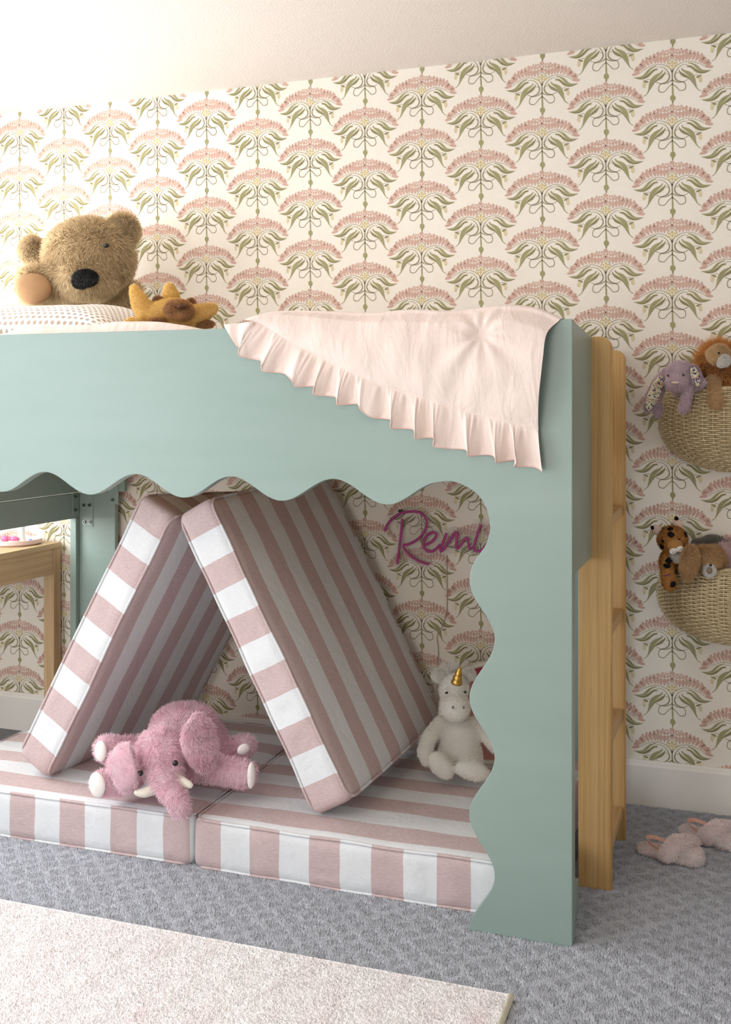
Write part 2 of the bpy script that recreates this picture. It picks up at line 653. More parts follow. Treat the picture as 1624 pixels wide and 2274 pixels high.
def wood(name, c0, c1, c2, axis=2, ring=26.0, knots=True, stretch=0.06):
    t = NT(name)
    sc = [1.0, 1.0, 1.0]
    sc[axis] = stretch
    v = t.mapping(t.tc(), tuple(sc))
    gs = [ring * 1.0, ring * 1.0, ring * 1.0]
    gs[axis] = ring * stretch * 0.35
    gr_ = t.noise(t.mapping(t.tc(), tuple(gs)), 1.4, 5.0, 0.62, 0.9)
    fine = t.noise(t.mapping(t.tc(), tuple(1.0 if i != axis else 0.02 for i in range(3))), 420, 2.0)
    c = t.ramp(gr_, [(0.3, lin(c0)), (0.5, lin(c1)), (0.7, lin(c2))])
    c = t.mix(0.22, c, t.ramp(fine, [(0.3, lin('#9a7446')), (0.7, lin('#fff4dc'))]), 'MULTIPLY')
    if knots:
        vv = t.n('ShaderNodeTexVoronoi')
        vv.inputs['Scale'].default_value = 3.1
        vv.inputs['Randomness'].default_value = 1.0
        ks = [1.0, 1.0, 1.0]
        ks[axis] = 0.75
        t.l(t.mapping(t.tc(), tuple(ks)), vv.inputs['Vector'])
        k = t.ramp(vv.outputs['Distance'], [(0.0, (1, 1, 1, 1)), (0.03, (0.8, 0.8, 0.8, 1)), (0.06, (0, 0, 0, 1))])
        c = t.mix(k, c, lin('#7a4d22'))
    t.color(c)
    t.rough(0.5)
    t.bump(fine, 0.06, 0.001)
    return t.m
PINE = wood('pine_wood', '#c2965a', '#d4ad74', '#debc88', 2)
PINE_Y = wood('pine_rung', '#bf9560', '#d0ab79', '#dabb8e', 1)
OAK = wood('oak_desk', '#b99b74', '#c9ad86', '#d6bd98', 1, 40.0, False, 0.05)
plain('steel', '#8c8f8d', 0.3, 0.05, 50, metal=1.0)

# ------------------------------------------------------------------ room shell
CEIL = 2.44
XR, YF = 1.35, -5.3
def struct(name, mb, m, **kw):
    me = mb.mesh(name, smooth=False, **kw)
    o = put(name, me, m)
    o['kind'] = 'structure'
    return o

floor = struct('floor', MB().box((XL - 0.1, YF - 0.1, -0.06), (XR + 0.1, 0.1, 0)), MATS['carpet_loop'])
ceiling = struct('ceiling', MB().box((XL - 0.1, YF - 0.1, CEIL), (XR + 0.1, 0.1, CEIL + 0.08)), MATS['ceiling_plaster'])
wall_back = struct('wall_back', MB().box((XL - 0.1, 0.0, 0), (XR + 0.1, 0.1, CEIL)), MATS['wallpaper_cream'])
wall_right = struct('wall_right', MB().box((XR, YF, 0), (XR + 0.1, 0, CEIL)), MATS['far_wall_paint'])
mb = MB()
mb.box((XL, YF - 0.1, 0), (FILL_WIN[0], YF, CEIL)).box((FILL_WIN[1], YF - 0.1, 0), (XR, YF, CEIL))
mb.box((FILL_WIN[0], YF - 0.1, 0), (FILL_WIN[1], YF, FILL_WIN[2])).box((FILL_WIN[0], YF - 0.1, FILL_WIN[3]), (FILL_WIN[1], YF, CEIL))
wall_front = struct('wall_front', mb, MATS['far_wall_paint'])
mb = MB()
ys = [YF, WIN_B[0], WIN_B[1], WIN_A[0], WIN_A[1], 0.0]
for i in range(5):
    y0, y1 = ys[i], ys[i + 1]
    if i in (1, 3):
        wz = WIN_B if i == 1 else WIN_A
        mb.box((XL - 0.1, y0, 0), (XL, y1, wz[2]))
        mb.box((XL - 0.1, y0, wz[3]), (XL, y1, CEIL))
    else:
        mb.box((XL - 0.1, y0, 0), (XL, y1, CEIL))
wall_left = struct('wall_left', mb, MATS['wall_paint'])
for n_, wz in ((1, WIN_A), (2, WIN_B)):
    mb = MB()
    y0, y1, z0, z1 = wz
    for a, b in (((y0, z0), (y1, z0 + 0.05)), ((y0, z1 - 0.05), (y1, z1)), ((y0, z0), (y0 + 0.05, z1)), ((y1 - 0.05, z0), (y1, z1)),
                 (((y0 + y1) / 2 - 0.02, z0), ((y0 + y1) / 2 + 0.02, z1))):
        mb.box((XL - 0.09, a[0], a[1]), (XL - 0.04, b[0], b[1]))
    struct('window_%d' % n_, mb, MATS['white_paint'])
mb = MB()
x0, x1, z0, z1 = FILL_WIN
for a, b in (((x0, z0), (x1, z0 + 0.05)), ((x0, z1 - 0.05), (x1, z1)), ((x0, z0), (x0 + 0.05, z1)), ((x1 - 0.05, z0), (x1, z1)), (((x0 + x1) / 2 - 0.02, z0), ((x0 + x1) / 2 + 0.02, z1))):
    mb.box((a[0], YF - 0.08, a[1]), (b[0], YF - 0.04, b[1]))
struct('window_3', mb, MATS['white_paint'])  # frame of the added fill opening, out of view
# baseboard with a small cap moulding
mb = MB()
prof = [(0, 0), (-0.016, 0), (-0.016, 0.128), (-0.012, 0.136), (-0.008, 0.139), (-0.006, 0.145), (0, 0.145)]
mb.prism([(XL, y, z) for y, z in prof], (XR - XL, 0, 0))
struct('baseboard_back', mb, MATS['white_paint'], fixn=True)

# ------------------------------------------------------------------ wallpaper print (flat ornament of the paper)
def motif():
    """one repeat unit; polygons in metres (x, z) about the round pink bead on top, with layer and ink"""
    polys = []                                  # (points, ink, layer)
    def tr(x, y):
        return ((x - 157) / 9900.0, -((y - 355) + 0.09 * (x - 157)) / 9466.0)
    def both(pts, ink, layer):
        q = [tr(*p) for p in pts]
        polys.append((q, ink, layer))
        polys.append(([(-x, z) for x, z in q][::-1], ink, layer))
    def lens(a, b, w, ink=0, layer=1, n=6, tip=0.55):
        a, b = np.array(a, float), np.array(b, float)
        d = b - a
        nn = np.array([-d[1], d[0]]) / np.linalg.norm(d)
        L, Rr = [], []
        for i in range(n + 1):
            s = i / n
            ww = w / 2 * 1.12 * (math.sin(math.pi * s ** tip) ** 0.6 if 0 < s < 1 else 0)
            c = a + d * s
            L.append(tuple(c + nn * ww))
            if 0 < s < 1:
                Rr.append(tuple(c - nn * ww))
        both(L + Rr[::-1], ink, layer)
    def oval(c, rx, ry, rot=0, ink=0, layer=1, n=12, dbl=True):
        pts = []
        for i in range(n):
            a = 2 * math.pi * i / n
            x, y = rx * math.cos(a), ry * math.sin(a)
            pts.append((c[0] + x * math.cos(rot) - y * math.sin(rot), c[1] + x * math.sin(rot) + y * math.cos(rot)))
        if dbl:
            both(pts, ink, layer)
        else:
            polys.append(([tr(*p) for p in pts], ink, layer))
    def line(pts, w, ink=4, layer=2, n=4):
        P = catmull([np.array(p, float) for p in pts], n)
        m = len(P)
        ws = np.interp(np.linspace(0, 1, m), np.linspace(0, 1, len(w)), w) if not np.isscalar(w) else np.full(m, w)
        T = np.gradient(np.array(P), axis=0)
        T /= np.linalg.norm(T, axis=1, keepdims=True)
        Nn = np.stack([-T[:, 1], T[:, 0]], 1)
        for i in range(m - 1):
            both([tuple(P[i] + Nn[i] * ws[i] / 2), tuple(P[i + 1] + Nn[i + 1] * ws[i + 1] / 2),
                  tuple(P[i + 1] - Nn[i + 1] * ws[i + 1] / 2), tuple(P[i] - Nn[i] * ws[i] / 2)], ink, layer)
    oval((157, 352), 78, 62, dbl=False)
    for c, rx, ry, ro in (((280, 375), 30, 36, .3), ((352, 368), 26, 36, .3), ((437, 352), 28, 42, .15), ((210, 440), 46, 32, -.5),
                          ((112, 468), 8, 8, 0), ((300, 462), 44, 38, .5), ((392, 448), 42, 58, .1), ((488, 425), 38, 62, .12)):
        oval(c, rx, ry, ro)
    for a, b, w in (((610, 338), (552, 496), 84), ((722, 372), (668, 508), 74), ((838, 402), (798, 516), 68), ((948, 426), (912, 540), 66),
                    ((1072, 478), (1016, 572), 58), ((182, 478), (200, 625), 80), ((272, 508), (308, 695), 78), ((388, 508), (384, 742), 92),
                    ((508, 484), (480, 720), 96), ((622, 446), (578, 700), 84), ((748, 444), (652, 694), 88), ((876, 468), (752, 694), 86),
                    ((990, 514), (846, 718), 86), ((1118, 546), (952, 750), 96), ((1176, 598), (1008, 788), 74), ((1284, 676), (1070, 804), 92),
                    ((1328, 762), (1140, 838), 92)):
        lens(a, b, w)
    lens((1396, 888), (1136, 878), 78, tip=0.8)
    line([(315, 832), (420, 770), (520, 735), (640, 715), (760, 725), (880, 755), (1000, 800), (1100, 850), (1190, 893)], [18, 14, 14, 12, 8])
    line([(152, 614), (220, 655), (280, 712), (318, 795)], [12, 18, 14])
    line([(632, 815), (540, 802), (430, 842), (330, 930), (262, 1040), (236, 1140), (256, 1225), (322, 1290), (420, 1318), (520, 1345),
          (562, 1420), (568, 1490), (530, 1560), (440, 1590), (380, 1580), (310, 1510), (240, 1445), (165, 1395)],
         [10, 14, 16, 22, 40, 44, 30, 24, 20, 24, 24, 22, 22, 30])
    line([(165, 1268), (240, 1312), (350, 1342), (450, 1335), (550, 1300), (650, 1240)], [30, 24, 18, 12])
    line([(258, 1100), (290, 1060), (360, 1050)], 12)
    line([(166, 1040), (196, 950), (240, 882)], [34, 24, 16])
    # stem and beads
    def solo(pts, ink, layer):
        polys.append(([tr(*p) for p in pts], ink, layer))
    solo([(144, 960), (176, 960), (180, 1300), (184, 1390), (146, 1390), (148, 1300)], 4, 2)
    solo([(146, 1380), (184, 1380), (192, 1620), (202, 1720), (158, 1720), (150, 1620)], 1, 2)
    solo([(178 - 82 + 0, 1815)] + [(178 + 84 * math.cos(a), 1812 + 92 * math.sin(a)) for a in np.linspace(math.pi, -math.pi, 14)[1:-1]], 1, 3)
    solo([(150, 1895), (206, 1895), (188, 1930), (182, 1998), (166, 1998), (166, 1930)], 1, 2)
    # leaves
    both([(620, 752), (680, 752), (770, 772), (860, 806), (930, 860), (1000, 930), (1060, 974), (1130, 990), (1240, 990), (1345, 980), (1200, 1016),
          (1070, 1022), (980, 1000), (900, 936), (850, 890), (800, 832), (720, 792), (645, 776)], 1, 3)
    both([(585, 868), (604, 850), (650, 840), (720, 846), (785, 882), (840, 930), (900, 962), (980, 1010), (1070, 1030), (1200, 1020), (1345, 980),
          (1200, 1052), (1110, 1080), (1000, 1085), (900, 1056), (830, 1010), (770, 950), (700, 896), (620, 886)], 2, 3)
    both([(450, 908), (475, 942), (520, 982), (600, 1000), (680, 1028), (760, 1080), (820, 1150), (860, 1260), (876, 1380), (902, 1490), (945, 1560),
          (1035, 1600), (1030, 1612), (960, 1592), (890, 1530), (830, 1440), (770, 1320), (700, 1210), (630, 1130), (570, 1080), (500, 1030), (455, 985), (438, 940)], 1, 3)
    both([(364, 962), (390, 1012), (450, 1060), (540, 1104), (620, 1152), (695, 1222), (760, 1318), (820, 1436), (760, 1350), (700, 1270), (640, 1226),
          (540, 1196), (450, 1152), (390, 1082), (356, 1004)], 2, 3)
    # berry, crown and stalk
    line([(830, 1140), (885, 1116), (955, 1138)], 12)
    both([(890, 1222), (880, 1180), (915, 1176), (918, 1150), (955, 1158), (968, 1124), (995, 1138), (1045, 1116), (1040, 1140), (985, 1180), (940, 1206)], 2, 3)
    for dx, dy in ((0, 0), (36, -18), (72, -34), (8, 44), (46, 28), (84, 10), (22, 88), (60, 74), (98, 56), (44, 122), (80, 106)):
        oval((955 + dx, 1218 + dy), 15, 18, -.4, 3, 3, 7)
    # yellow flower under the hood
    oval((158, 722), 34, 44, 0, 3, 3, 9, False)
    oval((232, 768), 40, 30, -.5, 3, 3, 9)
    oval((270, 852), 42, 36, -.2, 3, 3, 9)
    line([(158, 840), (200, 832), (250, 845)], 16, 3)
    solo([(150, 760), (168, 760), (170, 945), (158, 960), (148, 945)], 3, 2)
    return polys

def wallpaper():
    polys = motif()
    bm = bmesh.new()
    for q, ink, layer in polys:
        vs = [bm.verts.new((x, -0.0004 - 0.00012 * layer, z)) for x, z in q]
        try:
            f = bm.faces.new(vs)
            f.material_index = ink
        except ValueError:
            pass
    bmesh.ops.triangulate(bm, faces=bm.faces)
    bm.normal_update()
    bm.verts.index_update()
    V = np.array([v.co[:] for v in bm.verts])
    Fc = np.array([[v.index for v in f.verts] for f in bm.faces])
    MI = np.array([f.material_index for f in bm.faces])
    # face the room
    a, b, c = V[Fc[:, 0]], V[Fc[:, 1]], V[Fc[:, 2]]
    fl = np.cross(b - a, c - a)[:, 1] > 0
    Fc[fl] = Fc[fl][:, ::-1]
    bm.free()
    AV, AFc, AM = [], [], []
    n = 0
    for k in range(-14, 8):
        x = -0.2115 + 0.2072 * k
        for r_ in range(-1, 15):
            z = 2.408 + 0.18 - 0.18 * r_ - (0.09 if k % 2 else 0.0)
            if z < 0.05:
                continue
            AV.append(V + np.array([x, 0, z]))
            AFc.append(Fc + n)
            AM.append(MI)
            n += len(V)
    me = bpy.data.meshes.new('wallpaper_print')
    me.from_pydata(np.concatenate(AV).tolist(), [], np.concatenate(AFc).tolist())
    me.polygons.foreach_set('material_index', np.concatenate(AM))
    bm = bmesh.new()
    bm.from_mesh(me)
    for co, no in (((0, 0, CEIL - 0.0005), (0, 0, 1)), ((XL + 0.001, 0, 0), (-1, 0, 0)), ((XR - 0.001, 0, 0), (1, 0, 0)), ((0, 0, 0.144), (0, 0, -1))):
        bmesh.ops.bisect_plane(bm, geom=bm.verts[:] + bm.edges[:] + bm.faces[:], plane_co=co, plane_no=no, clear_outer=True)
    bm.to_mesh(me)
    bm.free()
    return me
put('wallpaper_print', wallpaper(), PRINT, wall_back, kind='stuff')

# ------------------------------------------------------------------ loft bed
YB = -0.989                                     # front face of the scalloped panel
XE, XA = -0.378, -2.41                          # right and left end
ZT = 1.48
SAGE = MATS['sage_paint']
bed = empty('loft_bed', ((XE + XA) / 2, (YB - 0.03) / 2, 0), 'sage green painted loft bed with a scalloped front panel', 'bed')

def front_panel():
    out = []                                    # outline in (x, z), from lower left along the scallops to the floor
    ex = [(-2.41, 1.060)]
    xs = [(-2.30, 1.030), (-2.145, 1.090), (-1.998, 1.030), (-1.851, 1.090), (-1.704, 1.030), (-1.557, 1.090), (-1.411, 1.030), (-1.268, 1.090), (-1.125, 1.030), (-0.980, 1.090), (-0.837, 1.029), (-0.700, 1.088)]
    pts = ex + xs
    for i in range(len(pts) - 1):
        (x0, z0), (x1, z1) = pts[i], pts[i + 1]
        for k in range(12):
            s = k / 12
            out.append((x0 + (x1 - x0) * s, z0 + (z1 - z0) * (0.5 - 0.5 * math.cos(math.pi * s))))
    cor = [(985, 1069.5), (1002, 1069), (1024, 1075), (1053.6, 1091.7), (1072, 1113), (1083.5, 1138), (1088.8, 1168), (1086.2, 1190), (1079, 1210), (1068, 1226.6), (1055, 1245), (1046, 1267), (1043, 1290)]
    cw = [Py(u, v, YB) for u, v in cor]
    cc = catmull([(p[0], p[2]) for p in cw], 4)
    out += [tuple(p) for p in cc]
    zz = [(1043, 1290), (1099, 1420), (1042.5, 1551), (1098.6, 1682), (1042, 1809), (1098.6, 1946), (1041.6, 2066)]
    ww = [Py(u, v, YB) for u, v in zz]
    for i in range(len(ww) - 1):
        a, b = ww[i], ww[i + 1]
        for k in range(1, 15):
            s = k / 14
            out.append((a[0] + (b[0] - a[0]) * (0.5 - 0.5 * math.cos(math.pi * s)), a[2] + (b[2] - a[2]) * s))
    out[-1] = (out[-1][0], 0.0)
    out += [(XE, 0.0), (XE, ZT), (XA, ZT)]
    clean = [out[0]]
    for p in out[1:]:
        if math.hypot(p[0] - clean[-1][0], p[1] - clean[-1][1]) > 1e-4:
            clean.append(p)
    mb = MB().prism([(x, YB, z) for x, z in clean], (0, 0.034, 0))
    me = mb.mesh('front_panel', smooth=True, bevel=0.0018, auto=0.6)
    return me
put('front_panel', front_panel(), SAGE, bed)
# right end: upper guard return with a sloping top, post behind the leg
YG = -0.664
mb = MB()
pe = Py(1306, 747, YG)[2]
mb.prism([(XE - 0.022, YB + 0.0345, 0.86), (XE - 0.022, YG, 0.838), (XE - 0.022, YG, pe), (XE - 0.022, YB + 0.0345, ZT - 0.004)], (0.0215, 0, 0))
zb = Py(1306, 1240, YG)[2]
mb = MB()
mb.prism([(XE - 0.022, YB + 0.0345, zb - 0.0), (XE - 0.022, YG, zb), (XE - 0.022, YG, pe), (XE - 0.022, YB + 0.0345, ZT - 0.003)], (0.0215, 0, 0))
put('end_guard', mb.mesh(bevel=0.002), SAGE, bed)
put('corner_post', MB().box((XE - 0.045, YB + 0.0345, 0), (XE - 0.004, YB + 0.075, zb)).mesh(bevel=0.002), SAGE, bed)
put('floor_rail', MB().box((XE - 0.045, YB + 0.0755, 0), (XE - 0.012, -0.80, 0.085)).mesh(bevel=0.002), SAGE, bed)
put('back_post', MB().box((XE - 0.16, -0.075, 0), (XE - 0.01, -0.03, 1.46)).mesh(bevel=0.002), SAGE, bed)
# left end: lower rail, upper panel, post, back board
put('end_rail', MB().box((XA, YB + 0.035, 0.852), (XA + 0.026, -0.03, 0.947)).mesh(bevel=0.002), SAGE, bed)
put('end_panel', MB().box((XA, YB + 0.035, 0.950), (XA + 0.026, -0.03, ZT - 0.01)).mesh(bevel=0.002), SAGE, bed)
put('corner_post', MB().box((XA, -0.074, 0), (XA + 0.026, -0.03, 0.8515)).mesh(bevel=0.002), SAGE, bed)
put('corner_post', MB().box((XA, YB + 0.035, 0), (XA + 0.026, YB + 0.08, 0.8515)).mesh(bevel=0.002), SAGE, bed)
put('back_board', MB().box((XA + 0.0265, -0.052, 0), (-2.226, -0.03, 0.953)).mesh(bevel=0.002), SAGE, bed)
put('back_rail', MB().box((XA + 0.0265, -0.052, 0.956), (-2.186, -0.03, 1.40)).mesh(bevel=0.002), SAGE, bed)
put('back_guard', MB().box((-2.1855, -0.052, 1.13), (XE - 0.1605, -0.03, 1.40)).mesh(bevel=0.002), SAGE, bed)
# platform of slats
for i in range(13):
    x0 = XA + 0.035 + i * 0.1515
    put('slat', MB().box((x0, YB + 0.04, 1.112), (x0 + 0.125, -0.056, 1.13)).mesh(bevel=0.002), PINE_Y, bed)
# bolted corner plates
def plate(p0, p1, nrm, bolts):
    p0, p1, nrm = (np.array(q, float) for q in (p0, p1, nrm))
    lo, hi = np.minimum(p0, p1), np.maximum(p0, p1)
    hi = np.where(np.abs(nrm) > 0.5, lo + 0.003 * np.abs(nrm), hi) if nrm.sum() > 0 else hi
    lo2 = np.where(np.abs(nrm) > 0.5, hi - 0.003, lo) if nrm.sum() < 0 else lo
    pl = put('bracket_plate', MB().box(lo2, hi).mesh(bevel=0.001), SAGE, bed)
    for b in bolts:
        b = np.array(b, float)
        m = MB()
        m.tube([b, b + nrm * 0.006], 0.0062, 10)
        m.tube([b + nrm * 0.006, b + nrm * 0.0065], 0.0032, 6, 1)
        put('bolt', m.mesh(auto=0.6), [MATS['steel'], plain('socket_dark', '#22211f', 0.6)], pl)
xa = XA + 0.026
def on_x(u, v):                                 # pixel on the inner face of the left end
    d = ray(u, v)
    return CAM + d * (xa - CAM[0]) / d[0]
yb_ = -0.052
plate((xa, on_x(160, 1095)[1], on_x(170, 1142)[2]), (xa, -0.056, on_x(170, 1094)[2]), (1, 0, 0),
      [(xa + 0.003,) + tuple(on_x(u, v)[1:]) for u, v in ((165, 1102.5), (178.5, 1102.5), (165, 1132.5), (178.5, 1132.5))])
def on_b(u, v):
    return Py(u, v, yb_)
q0, q1 = on_b(184.5, 1095), on_b(207, 1170)
plate((q0[0], yb_, q1[2]), (q1[0], yb_, q0[2]), (0, -1, 0),
      [(on_b(u, v)[0], yb_ - 0.003, on_b(u, v)[2]) for u, v in ((188.5, 1121.5), (201, 1121.5), (188.5, 1159), (201, 1159))])
q0, q1 = on_b(240, 1060), on_b(264, 1120)
plate((q0[0], yb_, q1[2]), (q1[0], yb_, q0[2]), (0, -1, 0), [(on_b(252, 1110)[0], yb_ - 0.003, on_b(252, 1110)[2])])

# ------------------------------------------------------------------ ladder
lad = empty('ladder', (-0.365, -0.48, 0), 'bare pine ladder fixed to the end of the loft bed', 'ladder')
def rail(y0, y1, z1):
    pts = [(-0.411, 0.0), (-0.3245, 0.0), (-0.3245, z1 - 0.035)]
    for a in np.linspace(0, math.pi / 2, 7):
        pts.append((-0.3245 - 0.03 + 0.03 * math.cos(a), z1 - 0.03 + 0.03 * math.sin(a)))
    pts.append((-0.411, z1))
    me = MB().prism([(x, y0, z) for x, z in pts], (0, y1 - y0, 0)).mesh(bevel=0.0025, auto=0.5)
    put('ladder_rail', me, PINE, lad)
rail(-0.6635, -0.6335, Py(1330, 747, -0.6635)[2])
rail(-0.323, -0.293, Py(1365, 777, -0.323)[2])
for z in (0.955, 0.655, 0.362, 0.075):
    put('rung', MB().box((-0.405, -0.633, z), (-0.332, -0.3235, z + 0.028)).mesh(bevel=0.003), PINE_Y, lad)

# ------------------------------------------------------------------ striped cushions
def cushion(L, Wd, T, seed, ns_x, ns_y, first=0, wr=0.004, bulge=0.006):
    """upholstered slab; local x = length, y = width, z = thickness (0..T); returns verts, faces, uv(stripe), outline loops for the piping"""
    r = 0.022
    nx, ny, nz = 44, 34, 8
    hx, hy, hz = L / 2, Wd / 2, T / 2
    key, V = {}, []
    def vid(i, j, k):
        q = (i, j, k)
        if q not in key:
            def co(a, n, h):
                # denser lattice at the ends
                s = -1 + 2 * a / n
                return h * (abs(s) ** 0.82) * (1 if s >= 0 else -1)
            p = np.array([co(i, nx, hx), co(j, ny, hy), co(k, nz, hz)])
            inner = np.array([hx - r, hy - r, hz - r])
            cl = np.clip(p, -inner, inner)
            d = p - cl
            nd = np.linalg.norm(d)
            if nd > 1e-9:
                p = cl + d / nd * r if (np.count_nonzero(np.abs(d) > 1e-9) > 1) else cl + d
            key[q] = len(V)
            V.append(p)
        return key[q]
    Fc, UV = [], []
    def face(q, cls):
        Fc.append(tuple(vid(*a) for a in q))
        UV.append(cls)
    for i in range(nx):
        for j in range(ny):
            face([(i, j, nz), (i + 1, j, nz), (i + 1, j + 1, nz), (i, j + 1, nz)], 'p')
            face([(i, j, 0), (i, j + 1, 0), (i + 1, j + 1, 0), (i + 1, j, 0)], 'p')
    for i in range(nx):
        for k in range(nz):
            face([(i, 0, k), (i + 1, 0, k), (i + 1, 0, k + 1), (i, 0, k + 1)], 'x')
            face([(i, ny, k), (i, ny, k + 1), (i + 1, ny, k + 1), (i + 1, ny, k)], 'x')
    for j in range(ny):
        for k in range(nz):
            face([(0, j, k), (0, j, k + 1), (0, j + 1, k + 1), (0, j + 1, k)], 'y')
            face([(nx, j, k), (nx, j + 1, k), (nx, j + 1, k + 1), (nx, j, k + 1)], 'y')
    V = np.array(V)
    U0 = V.copy()
    # puffed faces and soft creases
    fx, fy = V[:, 0] / hx, V[:, 1] / hy
    dome = (1 - np.clip(np.abs(fx), 0, 1) ** 4) * (1 - np.clip(np.abs(fy), 0, 1) ** 4)
    V[:, 2] += np.sign(V[:, 2]) * bulge * dome * (np.abs(V[:, 2]) / hz)
    D = wob(U0, wr, 14.0, seed)
    V += D * np.array([0.5, 0.5, 0.8]) * 0.7
    side = np.abs(U0[:, 1]) > hy - 0.001
    V[side, 1] += np.sin(U0[side, 0] * 38 + 3 * np.sin(U0[side, 0] * 11 + seed) + U0[side, 2] * 16) * 0.0022
    V[:, 2] += hz
    uv = []
    for f, c in zip(Fc, UV):
        for i in f:
            if c == 'x':
                uv.append((U0[i, 0] / L + 0.5) * ns_x)
            else:
                uv.append((U0[i, 1] / Wd + 0.5) * ns_y + first)
    loops = []
    for kz in (0.0, 1.0):
        zc = (-hz if kz == 0 else hz)
        pts = []
        rr = 0.045
        for cx, cy, a0 in ((hx - rr, -hy + rr, -90), (hx - rr, hy - rr, 0), (-hx + rr, hy - rr, 90), (-hx + rr, -hy + rr, 180)):
            for a in np.linspace(math.radians(a0), math.radians(a0 + 90), 6):
                pts.append((cx + (rr - 0.004) * math.cos(a), cy + (rr - 0.004) * math.sin(a)))
        # densify the straight runs
        den = []
        for i in range(len(pts)):
            p, q = np.array(pts[i]), np.array(pts[(i + 1) % len(pts)])
            m = max(1, int(np.linalg.norm(q - p) / 0.03))
            for s in range(m):
                den.append(p + (q - p) * s / m)
        den = np.array(den)
        P = np.column_stack([den, np.full(len(den), zc * 0.93)])
        P += wob(P, wr, 14.0, seed) * np.array([0.5, 0.5, 0.8]) * 0.7
        P[:, 2] += hz
        loops.append(P)
    return V, Fc, uv, loops

def place_cushion(name, label, L, Wd, T, M, seed, ns_x, ns_y, first=0, wr=0.004, bulge=0.006):
    V, Fc, uv, loops = cushion(L, Wd, T, seed, ns_x, ns_y, first, wr, bulge)
    M = np.array(M)
    tf = lambda P: P @ M[:3, :3].T + M[:3, 3]
    root = empty(name, tf(np.array([[0, 0, 0.0]]))[0], label, 'cushion', 'striped play couch cushions')
    me = bpy.data.meshes.new('cover')
    me.from_pydata(tf(V).tolist(), [], Fc)
    ul = me.uv_layers.new(name='stripe')
    ul.data.foreach_set('uv', np.column_stack([uv, np.zeros(len(uv))]).ravel())
    me.polygons.foreach_set('use_smooth', [True] * len(me.polygons))
    put('cover', me, STRIPE, root)
    for P in loops:
        mb = MB()
        mb.tube(tf(P), 0.0042, 7, closed=True)
        me = mb.mesh()
        n = len(P)
        ul = me.uv_layers.new(name='stripe')
        vv = np.empty(len(me.loops), int)
        me.loops.foreach_get('vertex_index', vv)
        ring = vv // 7
        xs = (P[ring, 0] / L + 0.5) * ns_x
        ys_ = (P[ring, 1] / Wd + 0.5) * ns_y + first
        onx = np.abs(P[ring, 1]) > Wd / 2 - 0.03
        ul.data.foreach_set('uv', np.column_stack([np.where(onx, xs, ys_), np.zeros(len(vv))]).ravel())
        put('piping', me, STRIPE, root)
    return root

def mat4(x, y, z, o):
    M = np.eye(4)
    M[:3, 0], M[:3, 1], M[:3, 2], M[:3, 3] = x, y, z, o
    return M
TM = 0.138
ex, ey, ez = np.eye(3)
YM0, YM1 = -0.902, -0.035
wm = 0.962
place_cushion('base_cushion', 'flat striped base cushion under the pink elephant', 0.944, YM1 - YM0, TM,
              mat4(ex, ey, ez, (-2.381 + 0.944 / 2, (YM0 + YM1) / 2, 0.001)), 3, 11, 9.8, 1.6)
place_cushion('base_cushion', 'flat striped base cushion under the white unicorn', wm, YM1 - YM0, TM,
              mat4(ex, ey, ez, (-1.432 + wm / 2, (YM0 + YM1) / 2, 0.001)), 4, 11, 9.8, 1.6)
# tent: two leaning slabs, inner faces meeting at the apex
def lean(bot, top, name, label, seed, right):
    bx, bz = bot
    tx, tz = top
    d = np.array([tx - bx, 0, tz - bz])
    L = np.linalg.norm(d)
    d /= L
    n = np.array([-d[2], 0, d[0]])              # outward (away from the inside of the tent)
    if right and n[0] < 0 or (not right and n[0] > 0):
        n = -n
    T, Wd = 0.128, 0.735
    yaw = math.radians(6.0 if right else 7.5)
    y_ax = np.array([math.sin(yaw), math.cos(yaw), 0])
    x_ax = d if np.cross(d, y_ax) @ n > 0 else -d
    # re-orthogonalise
    y_ax = y_ax - x_ax * (x_ax @ y_ax)
    y_ax /= np.linalg.norm(y_ax)
    z_ax = np.cross(x_ax, y_ax)
    c0 = np.array([(bx + tx) / 2, -0.80, (bz + tz) / 2])
    place_cushion(name, label, L, Wd, T, mat4(x_ax, y_ax, z_ax, c0 + y_ax * Wd / 2), seed, 11, 10, 0, 0.005, 0.009)
lean((-1.111, 0.146), (-1.540, 0.958), 'tent_cushion', 'striped cushion leaning to the left as the right side of the tent', 5, True)
lean((-1.992, 0.146), (-1.552, 0.958), 'tent_cushion', 'striped cushion leaning to the right as the left side of the tent', 6, False)

# ------------------------------------------------------------------ rug
RX, RY0 = -0.464, -1.262
rug = empty('rug', ((XL + 0.3 + RX) / 2, -2.2, 0), 'cream shag rug with faint pink streaks in front of the bed', 'rug')
nx_, ny_ = 110, 80
G = np.zeros((nx_, ny_, 3))
gx = np.linspace(XL + 0.35, RX - 0.006, nx_)
gy = np.linspace(RY0 + 0.004, -3.1, ny_)
G[:, :, 0], G[:, :, 1] = np.meshgrid(gx, gy, indexing='ij')
G[:, :, 2] = 0.0155 + 0.0015 * np.sin(G[:, :, 0] * 60 + 2 * np.sin(G[:, :, 1] * 25)) * np.sin(G[:, :, 1] * 55)
mb = MB().grid(G[:, ::-1])
mb.box((XL + 0.35, -3.1, 0.001), (RX - 0.006, RY0 + 0.004 - 0.008, 0.0135))
put('pile', mb.mesh(), MATS['rug_pile'], rug)
put('binding', MB().tube([(RX - 0.005, -3.1, 0.009), (RX - 0.005, RY0 + 0.006, 0.009)], 0.0085, 8).mesh(), MATS['rug_binding'], rug)

